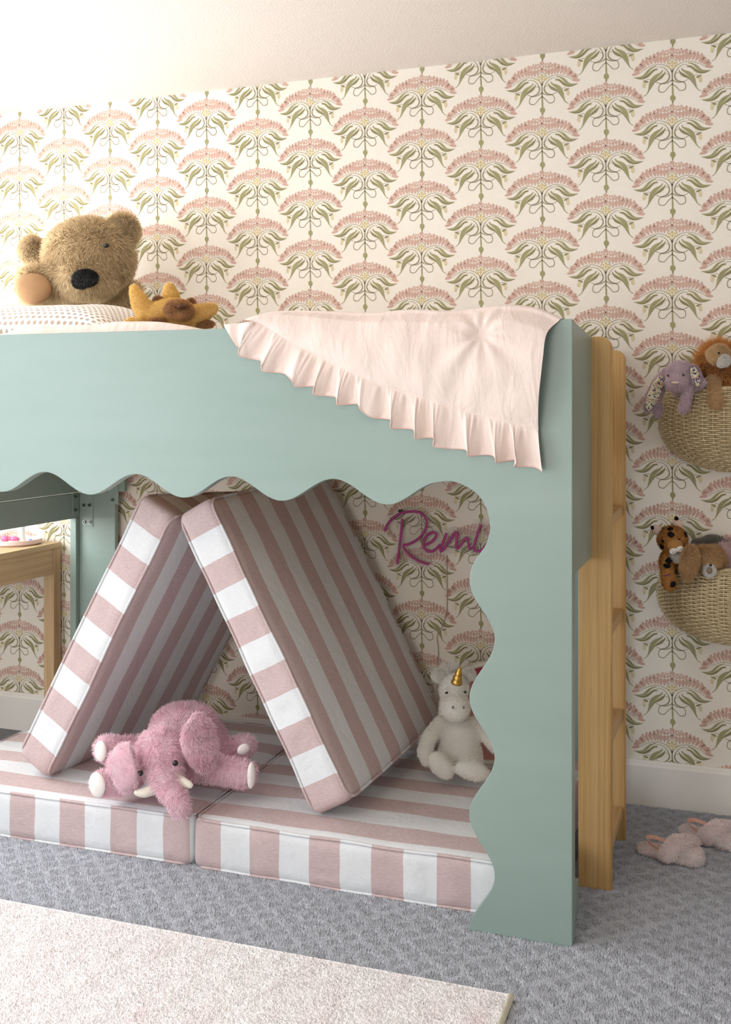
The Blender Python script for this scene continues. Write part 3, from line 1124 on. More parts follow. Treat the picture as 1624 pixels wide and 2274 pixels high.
# ------------------------------------------------------------------ desk seen through the bed end
XD = -2.492
desk = empty('desk', (XD - 0.3, -0.3, 0), 'small oak desk behind the far end of the bed', 'desk')
put('table_top', MB().box((XL + 0.06, -0.62, 0.729), (XD, -0.012, 0.75)).mesh(bevel=0.0015), OAK, desk)
put('apron', MB().box((XD - 0.026, -0.575, 0.632), (XD - 0.006, -0.06, 0.7285)).mesh(bevel=0.001), OAK, desk)
put('apron', MB().box((XL + 0.12, -0.035, 0.632), (XD - 0.05, -0.017, 0.7285)).mesh(bevel=0.001), OAK, desk)
DLEG = wood('oak_leg', '#b3946c', '#c4a780', '#d2b892', 2, 40.0, False, 0.05)
for x0 in (XD - 0.048, XL + 0.08):
    for y0 in (-0.058, -0.612):
        put('leg', MB().box((x0, y0, 0), (x0 + 0.046, y0 + 0.044, 0.7285)).mesh(bevel=0.002), DLEG, desk)

# jewellery tray standing on the desk
tc_ = Pz(14, 1204, 0.75)
tc_ = np.array([-2.625, -0.125, 0.7505])
TD = Toy(depth(tc_))
tray = empty('jewellery_tray', tc_, 'round pale pink tray with a white post standing on the oak desk', 'tray')
mb = MB()
rt = 0.102
prof = [(0, 0.0), (rt * 0.93, 0.0), (rt, 0.006), (rt, 0.020), (rt * 0.97, 0.021), (rt * 0.95, 0.009), (0, 0.006)]
G = np.zeros((40, len(prof), 3))
for i in range(40):
    a = 2 * math.pi * i / 40
    for j, (r_, z) in enumerate(prof):
        G[i, j] = tc_ + np.array([r_ * math.cos(a), r_ * math.sin(a), z])
mb.grid(G, closed_u=True)
put('dish', mb.mesh(auto=0.6), plain('tray_pink', '#e9cdc8', 0.35, 0.03, 20), tray)
pc = tc_ + AR * 16 * TD.k
mb = MB().tube([pc + np.array([0, 0, z]) for z in (0.006, 0.012, 0.02, 0.04, 0.20)], [0.022, 0.018, 0.014, 0.0125, 0.011], 14)
put('post', mb.mesh(auto=0.6), plain('post_white', '#e9efe6', 0.4, 0.03, 20), tray)
for nm, lb, du, cl, rr in (('bow_clip', 'small shiny pink bow clip on the pale pink tray', -6, '#d9739a', 0.016), ('bead_clip', 'small blue and red beaded clip on the pale pink tray', 44, '#5560b8', 0.007)):
    c = tc_ + AR * du * TD.k - AF * 0.02 + np.array([0, 0, 0.0095])
    mb = MB()
    for sx in (-1, 1):
        mb.ell(c + AR * sx * rr * 1.1 + AU * rr * 0.8, AR * rr * 1.1, AF * rr * 0.7, AU * rr * (0.8 if sx < 0 else 0.6), 12, 8)
    mb.ell(c + AU * rr * 0.8, AR * rr * 0.5, AF * rr * 0.5, AU * rr * 0.5, 10, 6)
    put(nm, mb.mesh(), plain(nm + '_gloss', cl, 0.25, 0.2, 60), None, lb, 'hair clip')

# ------------------------------------------------------------------ bedding on the platform
ZMT = 1.40
mt = MB().box((XA + 0.03, YB + 0.045, 1.131), (XE - 0.055, -0.06, ZMT)).mesh(bevel=0.03)
put('mattress', mt, plain('mattress_white', '#eceae6', 0.8, 0.03, 20), None, 'white mattress inside the loft bed, mostly hidden by the panel', 'mattress')

LINEN = NT('pink_linen')
t = LINEN
v = t.tc()
wr = t.noise(t.mapping(v, (1.3, 1, 0.45), (0, 0.5, 0)), 15.0, 4.0, 0.55, 0.5)
t.color(t.ramp(t.noise(v, 5.0, 3.0), [(0.3, lin('#e8d4c9')), (0.7, lin('#ecdad0'))]))
t.rough(0.85)
t.b.inputs['Specular IOR Level'].default_value = 0.12
t.b.inputs['Sheen Weight'].default_value = 0.2
n1 = t.bump(wr, 0.42, 0.018)
t.bump(t.noise(v, 900, 2.0), 0.12, 0.001, n1)

# sheet turned up against the rail
def sheet():
    prof = [(0, 741), (16, 738), (30, 728), (80, 722), (160, 720), (210, 719), (250, 713), (300, 712), (345, 714), (400, 722), (435, 729), (470, 735), (500, 738)]
    n, m = 90, 26
    G = np.zeros((n, m, 3))
    us = np.linspace(-20, 520, n)
    vs = np.interp(us, [p[0] for p in prof], [p[1] for p in prof])
    for i in range(n):
        c = Py(us[i], vs[i], -0.90)
        for j in range(m):
            s = j / (m - 1)
            y = YB + 0.046 + s * 0.11
            zc = c[2]
            rise = math.sin(min(1, s / 0.5) * math.pi / 2)
            z = 1.42 + (zc - 1.42) * rise - max(0, s - 0.6) * 0.06 * (1.2 + math.sin(us[i] * 0.03))
            x = c[0] + (y + 0.90) * 0.02
            G[i, j] = (x, y, max(z, ZMT + 0.004))
    G.reshape(-1, 3)[:] += wob(G.reshape(-1, 3), 0.0035, 22, 31) * np.array([0, 0.3, 1.0])
    G[:, :, 2] = np.maximum(G[:, :, 2], ZMT + 0.004)
    return MB().grid(G).mesh()
put('bed_sheet', sheet(), LINEN.m, None, 'pale pink sheet folded beside the dotted pillow', 'sheet')

# ruffled quilt thrown over the rail
def interp_curve(pts, n):
    P = np.array(catmull([np.array(p, float) for p in pts], 12))
    d = np.r_[0, np.cumsum(np.linalg.norm(np.diff(P[:, :2], axis=0), axis=1))]
    s = np.linspace(0, d[-1], n)
    return np.column_stack([np.interp(s, d, P[:, k]) for k in range(P.shape[1])])
quilt = empty('quilt', Py(900, 800, YB - 0.02), 'pale pink ruffled quilt hanging over the bed rail', 'quilt')
def build_quilt():
    n, m1, m2 = 150, 20, 60
    top = interp_curve([(558, 712), (590, 697), (640, 690), (740, 691), (830, 694), (910, 687), (1000, 690), (1060, 684), (1110, 677), (1160, 678), (1205, 687), (1250, 707)], n)
    hem = interp_curve([(572, 716), (590, 723), (640, 757), (700, 790), (770, 823), (850, 858), (950, 890), (1050, 920), (1130, 940), (1196, 956)], n)
    rgt = interp_curve([(1250, 707), (1222, 742), (1214, 800), (1203, 880), (1196, 956)], m2)
    G = np.zeros((n, m1 + m2, 3))
    YC, YO = YB + 0.012, YB - 0.016
    for i in range(n):
        a = i / (n - 1)
        T_ = Py(top[i, 0], top[i, 1], YC)
        H_ = Py(hem[i, 0], hem[i, 1], YO)
        inn = T_ + np.array([0, 0.33, 0])
        inn[2] = ZMT + 0.05
        for j in range(m1):
            s = j / m1
            p = inn + (T_ - inn) * s
            p[2] = inn[2] + (T_[2] - inn[2]) * (math.sin(s * math.pi / 2) ** 0.8)
            G[i, j] = p
        for j in range(m2):
            s = j / (m2 - 1)
            p = T_ + (H_ - T_) * s
            # right border is concave
            rb = Py(rgt[j, 0], rgt[j, 1], YO) - (Py(1250, 707, YO) + (Py(1196, 956, YO) - Py(1250, 707, YO)) * s)
            p = p + np.array([rb[0], 0, rb[2]]) * a ** 3
            yy = YC + (YO - YC) * min(1, s * 6) - 0.030 * math.sin(math.pi * min(1, s * 1.02)) ** 0.7
            G[i, m1 + j] = (p[0], yy, p[2])
    P = G.reshape(-1, 3)
    # quilt folds : a pulled tuft near the right, diagonal drag lines
    tu = Py(1075, 745, YB)
    r2 = ((P[:, 0] - tu[0]) ** 2 + (P[:, 2] - tu[2]) ** 2)
    ramp = np.clip((G[:, :, :].reshape(-1, 3)[:, 1] < YC - 0.002).astype(float), 0, 1)
    P[:, 1] += ramp * (0.018 * np.exp(-r2 / 0.0007))
    rr = np.array([P[:, 0] - tu[0], P[:, 2] - tu[2]])
    ang = np.arctan2(rr[1], rr[0])
    rad = np.sqrt(r2)
    P[:, 1] += ramp * 0.0035 * np.sin(ang * 9 + 1.0) * np.exp(-rad / 0.14) * np.clip(rad / 0.03, 0, 1)
    dg = P[:, 0] * 0.75 - P[:, 2] * 0.66
    P[:, 1] += ramp * 0.0014 * np.sin(dg * 70 + 3 * np.sin(P[:, 0] * 13 + P[:, 2] * 7)) * (0.5 + 0.5 * np.sin(P[:, 0] * 9 + 1))
    P[:, 1] += ramp * wob(P, 0.004, 17, 12)[:, 1]
    P[:, 1] = np.where(ramp > 0, np.minimum(P[:, 1], YB - 0.006), P[:, 1])
    return G, m1, hem
QG, qm1, qhem = build_quilt()
put('cover', MB().grid(QG).mesh(), LINEN.m, quilt)
def ruffle():
    n, m = 520, 18
    s_ = np.linspace(0, 1, n)
    hem_w = QG[:, -1]
    d = np.r_[0, np.cumsum(np.linalg.norm(np.diff(hem_w, axis=0), axis=1))]
    d /= d[-1]
    Hh = np.column_stack([np.interp(s_, d, hem_w[:, k]) for k in range(3)])
    low = interp_curve([(527, 772), (560, 800), (625, 836), (700, 868), (740, 888), (815, 912), (860, 938), (935, 970), (1000, 997), (1050, 1008), (1100, 1020), (1150, 1030), (1195, 1050)], 200)
    lw = np.array([Py(u, v, YB - 0.02) for u, v in low])
    dl = np.linspace(0, 1, 200)
    Lw = np.column_stack([np.interp(s_, dl, lw[:, k]) for k in range(3)])
    ph = s_ * 2 * math.pi * 12.0 + 0.9 * np.sin(s_ * 21) + 0.5 * np.sin(s_ * 47 + 1)
    fold = np.sin(ph) + 0.35 * np.sin(2 * ph + 0.8)
    ga = np.sin(ph * 3.1 + 2 * np.sin(s_ * 31)) * 0.5 + np.sin(ph * 5.3) * 0.3
    G = np.zeros((n, m, 3))
    for j in range(m):
        q = j / (m - 1)
        P = Hh + (Lw - Hh) * q
        amp = 0.003 * min(1, q * 4) + 0.0115 * q ** 0.8
        P[:, 1] = Hh[:, 1] * (1 - q) + (YB - 0.017) * q - 0.004 * math.sin(math.pi * q)
        P[:, 1] += -fold * amp - ga * 0.004 * (1 - q) ** 1.5 * min(1, q * 8)
        P[:, 0] += 0.012 * q * np.cos(ph)
        P[:, 2] += 0.008 * q * q * np.cos(ph + 0.4) * 0.6
        P[:, 1] = np.minimum(P[:, 1], YB - 0.003)
        G[:, j] = P
    return G
RG = ruffle()
put('ruffle', MB().grid(RG).mesh(), LINEN.m, quilt)
put('hem_piping', MB().tube(RG[::3, -1], 0.0016, 5).mesh(), plain('pink_hem', '#e7c3b8', 0.8), quilt)
# loose corner flap at the left of the ruffle
fp = [Py(u, v, YB - 0.005 - dy) for u, v, dy in ((497, 721, 0.0), (565, 714, 0.012), (572, 722, 0.016), (545, 752, 0.014), (527, 772, 0.012), (512, 748, 0.004))]
G = np.zeros((12, 12, 3))
c00, c10, c11, c01 = fp[0], fp[1], fp[3], fp[4]
for i in range(12):
    for j in range(12):
        a, b = i / 11, j / 11
        G[i, j] = c00 * (1 - a) * (1 - b) + c10 * a * (1 - b) + c11 * a * b + c01 * (1 - a) * b
        G[i, j, 1] -= 0.004 * math.sin(a * 9 + b * 3)
put('ruffle_end', MB().grid(G).mesh(), LINEN.m, quilt)

# dotted pillow
t = NT('dotted_cotton')
uv = t.tc('UV')
sp = t.n('ShaderNodeSeparateXYZ')
t.l(uv, sp.inputs[0])
px_ = t.math('MULTIPLY', sp.outputs[0], 30.0)
py_ = t.math('MULTIPLY', sp.outputs[1], 40.0)
row = t.math('FLOOR', py_)
off = t.math('MULTIPLY', t.math('MODULO', row, 2.0), 0.5)
fx = t.math('SUBTRACT', t.math('FRACT', t.math('ADD', px_, off)), 0.5)
fy = t.math('SUBTRACT', t.math('FRACT', py_), 0.5)
wv = t.math('MULTIPLY', t.math('SUBTRACT', t.noise(t.tc(), 350, 1.0), 0.5), 0.22)
rr = t.math('ADD', t.math('SQRT', t.math('ADD', t.math('MULTIPLY', fx, fx), t.math('MULTIPLY', fy, fy))), wv)
dot = t.math('LESS_THAN', rr, 0.29)
core = t.math('LESS_THAN', rr, 0.11)
c = t.mix(dot, lin('#f6f0ea'), lin('#a89c88'))
c = t.mix(core, c, lin('#c79d90'))
t.color(c)
t.rough(0.85)
t.bump(t.noise(t.tc(), 11, 3.0, 0.5, 0.8), 0.3, 0.012)
def pillow(c, hw, hd, ht, tilt):
    n, m = 60, 40
    mb = MB()
    uvs = []
    for sgn in (1, -1):
        G = np.zeros((n, m, 3))
        for i in range(n):
            for j in range(m):
                a, b = -1 + 2 * i / (n - 1), -1 + 2 * j / (m - 1)
                pin = 1 - 0.06 * (1 - abs(b) ** 2) * abs(a) ** 6
                x = a * hw * (1 - 0.05 * (1 - b * b) * abs(a) ** 3)
                y = b * hd * (1 - 0.07 * (1 - a * a) * abs(b) ** 3)
                z = ht * ((1 - a ** 4) ** 0.55) * ((1 - b ** 4) ** 0.55) * sgn
                if sgn < 0:
                    z *= 0.55
                y2 = y * math.cos(tilt) - z * math.sin(tilt)
                z2 = y * math.sin(tilt) + z * math.cos(tilt)
                G[i, j] = np.array(c) + np.array([x, y2, z2])
        G.reshape(-1, 3)[:] += wob(G.reshape(-1, 3), 0.004, 13, 44)
        mb.grid(G if sgn > 0 else G[:, ::-1])
    me = mb.mesh()
    ul = me.uv_layers.new(name='UVMap')
    vv = np.empty(len(me.loops), int)
    me.loops.foreach_get('vertex_index', vv)
    k = vv % (n * m)
    u_ = (k // m) / (n - 1)
    v_ = (k % m) / (m - 1)
    ul.data.foreach_set('uv', np.column_stack([u_ * hw / 0.33, v_ * hd / 0.25]).ravel())
    return me
pcen = Py(95, 700, -0.70)
put('pillow', pillow((pcen[0], -0.655, 1.482), 0.335, 0.19, 0.114, 0.10), MATS['dotted_cotton'], None, 'white pillow printed with small brown dots under the big bear', 'pillow')

# ------------------------------------------------------------------ plush toys : shared little parts
plain('black_bead', '#0d0c0c', 0.12, 0.0, 5, spec=0.6)
plain('black_felt', '#100f10', 0.9, 0.1, 40)
plain('cream_felt', '#ece6d6', 0.8, 0.04, 40, (200, 0.2))
def bead(T, root, u, v, d, r, mat='black_bead', name='eye', ry=None, rd=None, roll=0.0):
    mb = MB()
    T.ell(mb, u, v, d, r, ry or r, rd or r * 0.7, roll, nu=14, nv=10)
    put(name, mb.mesh(), MATS[mat] if isinstance(mat, str) else mat, root)

# big bear behind the pillow
BT = Toy(3.78)
bear = empty('teddy_bear', BT.p(190, 672, 0), 'huge tan plush bear slumped behind the dotted pillow', 'teddy bear')
mb = MB()
BT.ell(mb, 199, 574, 0.0, 97, 84, 95)
BT.ell(mb, 190, 622, 0.07, 66, 40, 76)
BT.ell(mb, 150, 620, 0.03, 60, 45, 70)
BT.ell(mb, 205, 690, -0.10, 100, 85, 60)
BT.ell(mb, 285, 650, -0.10, 30, 20, 40)
BT.cap(mb, [(120, 645, -0.02, 30), (80, 634, 0.08, 40)], 6)
body = blob(mb, 0.010, 6)
FB = furmat('bear_fur', '#dcc6a0', '#ead7b4', trans=0.35)
def bearkeep(P, N):
    return N @ (-AF) > -0.45
add_fur(body, bear, 52000, 0.030, 0.0022, FB, comb=(0.05, -0.1, -0.45), seed=11, keep=bearkeep, lie=0.42, clump=0.42, ck=42)
put('body', body, FB, bear)
for (u, v, d, rx, ry, rd, ro) in ((272, 512, -0.02, 34, 36, 20, 0.5), (72, 556, -0.05, 24, 27, 16, -0.3)):
    mb = MB()
    BT.ell(mb, u, v, d, rx, ry, rd, ro)
    BT.ell(mb, u + (-14 if u > 200 else 14), v + 16, d, rx * 0.7, ry * 0.7, rd, ro)
    e = blob(mb, 0.008, 4)
    fm = fur_mesh(e, 8000, 0.026, 0.0022, comb=(0, -0.1, -0.3), seed=int(u), lie=0.35, clump=0.35, ck=45)
    er = put('ear', e, FB, bear)
    put('fur', fm, FB, er, kind='stuff')
NZ = furmat('nose_black', '#0b0a0b', '#141314', trans=0.0)
mb = MB()
BT.ell(mb, 189, 618, 0.195, 27, 17, 14)
BT.ell(mb, 180, 625, 0.195, 18, 14, 12)
nm = blob(mb, 0.004, 4)
fm = fur_mesh(nm, 5000, 0.009, 0.0016, comb=(0, 0, 0.3), seed=21)
nn = put('nose', nm, NZ, bear)
put('fur', fm, NZ, nn, kind='stuff')
bead(BT, bear, 236, 545, 0.150, 7, ry=5)
bead(BT, bear, 132, 562, 0.13, 6, ry=5)
SU = plain('suede_tan', '#a5805c', 0.85, 0.10, 14, (240, 0.25))
mb = MB()
BT.ell(mb, 75, 641, 0.155, 38, 33, 15, 0.05, nu=28, nv=14)
put('paw_pad', mb.mesh(), SU, bear)

# yellow spiky toy lying on the sheet
YT = Toy(3.12)
yel = empty('plush_toy', YT.p(385, 722, 0), 'yellow plush toy with pointed spikes and a fluffy brown muzzle', 'stuffed toy')
YF_ = furmat('yellow_plush', '#f3d081', '#f8da95', trans=0.25)
mb = MB()
YT.ell(mb, 380, 692, 0.0, 58, 28, 50, -0.05)
YT.ell(mb, 352, 704, 0.0, 40, 20, 45)
YT.cap(mb, [(330, 698, 0.02, 24), (313, 676, 0.02, 20), (301, 651, 0.02, 13), (297, 640, 0.02, 9)], 5)
YT.cap(mb, [(379, 680, -0.02, 24), (379, 658, -0.02, 19), (376, 638, -0.02, 11)], 5)
YT.cap(mb, [(428, 702, 0.02, 24), (452, 694, 0.02, 19), (473, 685, 0.02, 12)], 5)
YT.cap(mb, [(310, 712, 0.05, 9), (282, 712, 0.05, 6)], 4)
YT.ell(mb, 412, 715, 0.03, 20, 10, 20)
body = blob(mb, 0.005, 6)
add_fur(body, yel, 22000, 0.006, 0.0012, YF_, comb=(0, 0, -0.2), seed=31, lie=0.3)
put('body', body, YF_, yel)
BR = furmat('brown_fluff', '#bd8d5c', '#cc9f70', trans=0.3)
mb = MB()
YT.ell(mb, 397, 689, 0.070, 31, 19, 24, 0.12)
YT.ell(mb, 403, 696, 0.075, 25, 13, 22)
mz = blob(mb, 0.005, 5)
fm = fur_mesh(mz, 9000, 0.011, 0.0016, seed=32, clump=0.6, ck=120)
q = put('muzzle', mz, BR, yel)
put('fur', fm, BR, q, kind='stuff')
for u, v, d, r in ((351, 668, 0.01, 10), (424, 673, 0.0, 9)):
    mb = MB()
    YT.ell(mb, u, v, d, r, r * 0.9, r)
    e = mb.mesh()
    fm = fur_mesh(e, 1600, 0.008, 0.0015, seed=int(u))
    q = put('ear', e, BR, yel)
    put('fur', fm, BR, q, kind='stuff')
for u, v, d, rx, ry in ((455, 720, 0.02, 20, 6), (350, 713, 0.06, 18, 4)):
    mb = MB()
    YT.ell(mb, u, v, d, rx, ry, 14)
    e = mb.mesh()
    fm = fur_mesh(e, 2200, 0.008, 0.0015, seed=int(u))
    q = put('paw', e, BR, yel)
    put('fur', fm, BR, q, kind='stuff')
mb = MB()
YT.ell(mb, 404, 681, 0.110, 11, 5, 12)
put('nose', mb.mesh(), plain('nose_brown', '#5a3420', 0.7, 0.1, 60), yel)

# ------------------------------------------------------------------ pink elephant lying in the tent
ET = Toy(3.06)
ele = empty('toy_elephant', ET.p(360, 1772, 0), 'fluffy pink plush elephant sprawled in the tent', 'stuffed toy')
PF = furmat('pink_fur', '#ffdbe5', '#ffe8ee', trans=0.5)
mb = MB()
ET.ell(mb, 357, 1672, 0.04, 54, 54, 52)
ET.ell(mb, 365, 1715, 0.07, 40, 36, 42)
ET.ell(mb, 410, 1612, -0.16, 78, 46, 90)
ET.ell(mb, 440, 1640, -0.18, 64, 46, 80)
ET.ell(mb, 380, 1668, -0.10, 75, 62, 70)
ET.cap(mb, [(362, 1722, 0.09, 30), (374, 1748, 0.115, 26), (390, 1768, 0.128, 23), (400, 1788, 0.135, 21), (402, 1799, 0.138, 17)], 5)
ET.cap(mb, [(300, 1720, -0.02, 26), (262, 1738, 0.02, 26), (228, 1738, 0.05, 25)], 6)
ET.cap(mb, [(440, 1700, -0.02, 32), (500, 1712, 0.0, 27), (542, 1718, 0.02, 28)], 6)
ET.cap(mb, [(330, 1660, -0.14, 26), (270, 1664, -0.10, 26), (236, 1662, -0.07, 27)], 6)
ET.cap(mb, [(470, 1650, -0.18, 30), (510, 1668, -0.14, 24), (544, 1658, -0.12, 25)], 6)
body = blob(mb, 0.008, 6)
add_fur(body, ele, 38000, 0.016, 0.0018, PF, comb=(0, -0.05, -0.35), seed=41, lie=0.3, clump=0.5, ck=80, keep=lambda P, N: N @ (-AF) > -0.5)
put('body', body, PF, ele)
def ear(pts, d0, bend, thick, seed):
    """floppy ear: outline polygon fan, domed"""
    mb = MB()
    c = np.mean(np.array(pts, float), axis=0)
    P = catmull([np.array(p, float) for p in pts], 6, True)
    n, m = len(P), 7
    for k, sg in ((0, 1), (1, -1)):
        G = np.zeros((n, m, 3))
        for i in range(n):
            for j in range(m):
                s = 0.02 + 0.98 * j / (m - 1)
                q = c + (P[i] - c) * s
                th = thick * math.sqrt(max(0, 1 - s ** 2.2)) * sg
                G[i, j] = ET.p(q[0], q[1], d0 + bend(q[0], q[1]) + th)
        mb.grid(G, closed_u=True)
    return mb
mb = ear([(402, 1645), (410, 1612), (432, 1584), (452, 1588), (474, 1614), (484, 1655), (478, 1695), (458, 1716), (438, 1712), (424, 1694), (412, 1672)], 0.085, lambda u, v: -0.0006 * (u - 420), 0.016, 1)
e = mb.mesh()
fm = fur_mesh(e, 9000, 0.013, 0.0017, comb=(0, -0.05, -0.3), seed=42, clump=0.45, ck=80)
q = put('ear', e, PF, ele)
put('fur', fm, PF, q, kind='stuff')
mb = ear([(288, 1650), (266, 1652), (246, 1672), (237, 1696), (248, 1728), (264, 1756), (280, 1760), (298, 1746), (306, 1722), (300, 1690)], 0.10, lambda u, v: 0.0008 * (u - 270), 0.016, 2)
e = mb.mesh()
fm = fur_mesh(e, 7500, 0.013, 0.0017, comb=(0, -0.05, -0.3), seed=43, clump=0.45, ck=80)
q = put('ear', e, PF, ele)
put('fur', fm, PF, q, kind='stuff')
SOLE = plain('satin_white', '#f1eae4', 0.45, 0.03, 20)
for u, v, d, rx, ry, ro, yw in ((216, 1743, 0.078, 20, 28, -0.1, -0.3), (558, 1722, 0.045, 11, 29, 0.05, 1.0), (224, 1668, -0.035, 17, 24, 0.1, -0.5), (541, 1664, -0.055, 15, 12, -0.4, 0.4)):
    mb = MB()
    ET.ell(mb, u, v, d, rx, ry, 8, ro, yaw=yw, nu=20, nv=12)
    put('foot_sole', mb.mesh(), SOLE, ele)
bead(ET, ele, 389.5, 1694.6, 0.125, 6.5)
bead(ET, ele, 311.5, 1717, 0.12, 6.5)
for pts in ([(342, 1752, 0.10, 12), (322, 1760, 0.112, 11), (305, 1760, 0.118, 7), (299, 1757, 0.12, 3)], [(395, 1732, 0.10, 12), (410, 1738, 0.11, 10), (422, 1744, 0.116, 7.5), (427, 1747, 0.118, 4.5)]):
    mb = MB()
    P = catmull([ET.p(*p[:3]) for p in pts], 4)
    rr_ = np.interp(np.linspace(0, 1, len(P)), np.linspace(0, 1, len(pts)), [p[3] for p in pts]) * ET.k
    mb.tube(P, rr_, 14)
    put('tusk', mb.mesh(auto=0.9), MATS['cream_felt'], ele)

# ------------------------------------------------------------------ white unicorn sitting by the tent
UT = Toy(3.26)
uni = empty('toy_unicorn', UT.p(1010, 1736, 0), 'white plush unicorn with a gold horn sitting beside the tent', 'stuffed toy')
WF = furmat('ivory_plush', '#faf6ee', '#fefcf6', trans=0.3)
mb = MB()
UT.ell(mb, 1022, 1640, 0.0, 46, 52, 44)
UT.ell(mb, 1022, 1672, 0.02, 50, 40, 46)
UT.ell(mb, 1009, 1530, 0.0, 34, 38, 36)
UT.ell(mb, 1011, 1570, 0.045, 34, 31, 40)
UT.cap(mb, [(980, 1604, 0.0, 17), (952, 1640, 0.03, 18), (943, 1672, 0.06, 17), (948, 1690, 0.07, 13)], 6)
UT.cap(mb, [(1050, 1604, 0.0, 14), (1078, 1634, 0.02, 13), (1100, 1662, 0.03, 13)], 6)
UT.cap(mb, [(1000, 1690, 0.04, 24), (985, 1702, 0.10, 22)], 5)
UT.cap(mb, [(1050, 1690, 0.04, 24), (1045, 1706, 0.10, 22)], 5)
UT.ell(mb, 979, 1700, 0.13, 22, 36, 16, -0.75)
UT.ell(mb, 1050, 1712, 0.13, 40, 21, 18, 0.25)
body = blob(mb, 0.006, 6)
add_fur(body, uni, 14000, 0.0055, 0.0014, WF, comb=(0, 0, -0.3), seed=51, lie=0.35, clump=0.3, ck=90, keep=lambda P, N: N @ (-AF) > -0.5)
put('body', body, WF, uni)
for u, v, ro in ((973, 1499, -0.6), (1043, 1497, 0.6)):
    mb = MB()
    UT.ell(mb, u, v, 0.0, 16, 12, 9, ro)
    UT.ell(mb, u + (9 if u < 1000 else -9), v + 10, 0.0, 11, 10, 8, ro)
    e = blob(mb, 0.005, 3)
    fm = fur_mesh(e, 2600, 0.008, 0.0014, seed=int(u))
    q = put('ear', e, WF, uni)
    put('fur', fm, WF, q, kind='stuff')
# gold horn with ruffled rings
mb = MB()
a, b = UT.p(1014, 1518, 0.075), UT.p(1022, 1480, 0.085)
rr_ = [12, 12.4, 11, 9.6, 10.6, 8.8, 7.4, 8.2, 6.4, 5.6, 4.6, 2.6, 0.6]
mb.tube([a + (b - a) * s for s in np.linspace(0, 1, len(rr_))], [r_ * UT.k for r_ in rr_], 18)
put('horn', mb.mesh(), plain('gold_lame', '#c9a052', 0.32, 0.25, 220, (260, 0.4), metal=0.9), uni)
mb = MB()
UT.ell(mb, 998, 1494, -0.005, 14, 9, 10)
e = mb.mesh()
fm = fur_mesh(e, 700, 0.036, 0.0016, comb=(-0.15, 0, 0.5), seed=55, jit=0.8, lie=0.2, keep=lambda P, N: N[:, 2] > -0.1)
put('forelock', fm, furmat('white_wisps', '#f4f0ea', '#fbf8f3', trans=0.3), uni, kind='stuff')
bead(UT, uni, 992, 1538.5, 0.062, 3.6, ry=2.6, roll=-0.3)
bead(UT, uni, 1033.5, 1537, 0.060, 3.4, ry=2.6, roll=0.3)
for u in (1006, 1030):
    bead(UT, uni, u, 1571, 0.103, 2.4, plain('nostril_grey', '#77726a', 0.7), 'nostril', ry=3.4)

# round cushion behind the unicorn
RT = Toy(3.40)
rc = RT.p(1086, 1577, 0)
rcu = empty('round_cushion', RT.p(1086, 1690, 0), 'round cushion with a white ribbed rim and red band behind the unicorn', 'cushion')
mb = MB()
R0 = 114 * RT.k
n = 72
def ring_pts(r, d):
    return [rc + AR * r * math.cos(a) + AU * r * math.sin(a) - AF * d for a in np.linspace(0, 2 * math.pi, n, endpoint=False)]
for nm, r0, r1, m_ in (('centre_panel', 0.0, 0.70, plain('salmon_cloth', '#c98f84', 0.85, 0.05, 30, (300, 0.2))), ('red_band', 0.70, 0.90, plain('red_cloth', '#a8404e', 0.85, 0.08, 30, (300, 0.2)))):
    G = np.zeros((n, 7, 3))
    for j in range(7):
        r_ = r0 + (r1 - r0) * j / 6
        G[:, j] = np.array(ring_pts(R0 * max(r_, 0.01), 0.03 + 0.02 * (1 - r_ ** 2)))
    if nm == 'red_band':                        # crescent over the upper half, plain cloth below
        put(nm, MB().grid(G[3:34]).mesh(), m_, rcu)
        put('lower_band', MB().grid(np.concatenate([G[33:], G[:4]])).mesh(), MATS['salmon_cloth'], rcu)
    else:
        put(nm, MB().grid(G, closed_u=True).mesh(), m_, rcu)
G = np.zeros((180, 10, 3))
for i in range(180):
    a = 2 * math.pi * i / 180
    for j in range(10):
        b = 2 * math.pi * j / 10
        rr2 = R0 * (0.945 + 0.055 * math.cos(b)) + 0.0012 * math.sin(a * 60)
        G[i, j] = rc + (AR * math.cos(a) + AU * math.sin(a)) * rr2 - AF * (0.022 + (0.02 + 0.001 * math.sin(a * 60)) * math.sin(b))
G = np.concatenate([G, G[:, :1]], axis=1)
put('rim', MB().grid(G, closed_u=True).mesh(), plain('rim_white', '#ddd5c7', 0.8, 0.05, 60), rcu)

# ------------------------------------------------------------------ neon name sign on the papered wall
YS = -0.030
sign = empty('neon_sign', Py(960, 1200, YS), 'magenta neon tube sign with one handwritten word on a clear plate', 'sign')
def nz(x, y):
    return Py(840 + x / 6.246, 1100 + y / 6.246, YS)
strokes = [
    [(335, 325), (326, 440), (315, 560), (292, 740), (278, 860), (265, 955)],
    [(92, 490), (130, 405), (200, 320), (300, 255), (420, 228), (540, 230), (620, 265), (665, 330), (672, 400), (650, 480), (600, 560), (520, 630), (430, 675), (345, 692)],
    [(345, 692), (362, 740), (430, 820), (520, 890), (620, 935), (708, 955)],
    [(648, 690), (730, 652), (788, 592), (800, 540), (765, 515), (710, 530), (655, 590), (630, 670), (640, 730), (690, 775), (750, 775), (810, 738), (862, 680)],
    [(950, 525), (905, 640), (866, 745), (880, 776), (950, 690), (1020, 580), (1075, 515), (1095, 545), (1086, 640), (1086, 710), (1105, 736), (1150, 680), (1200, 605), (1240, 598), (1252, 660), (1266, 730), (1305, 745)],
    [(1425, 405), (1380, 530), (1345, 650), (1330, 730), (1360, 770), (1410, 775), (1460, 740), (1510, 680), (1530, 650)],
]
NEON = plain('neon_magenta', '#b23a86', 0.35, 0.05, 30, spec=0.5)
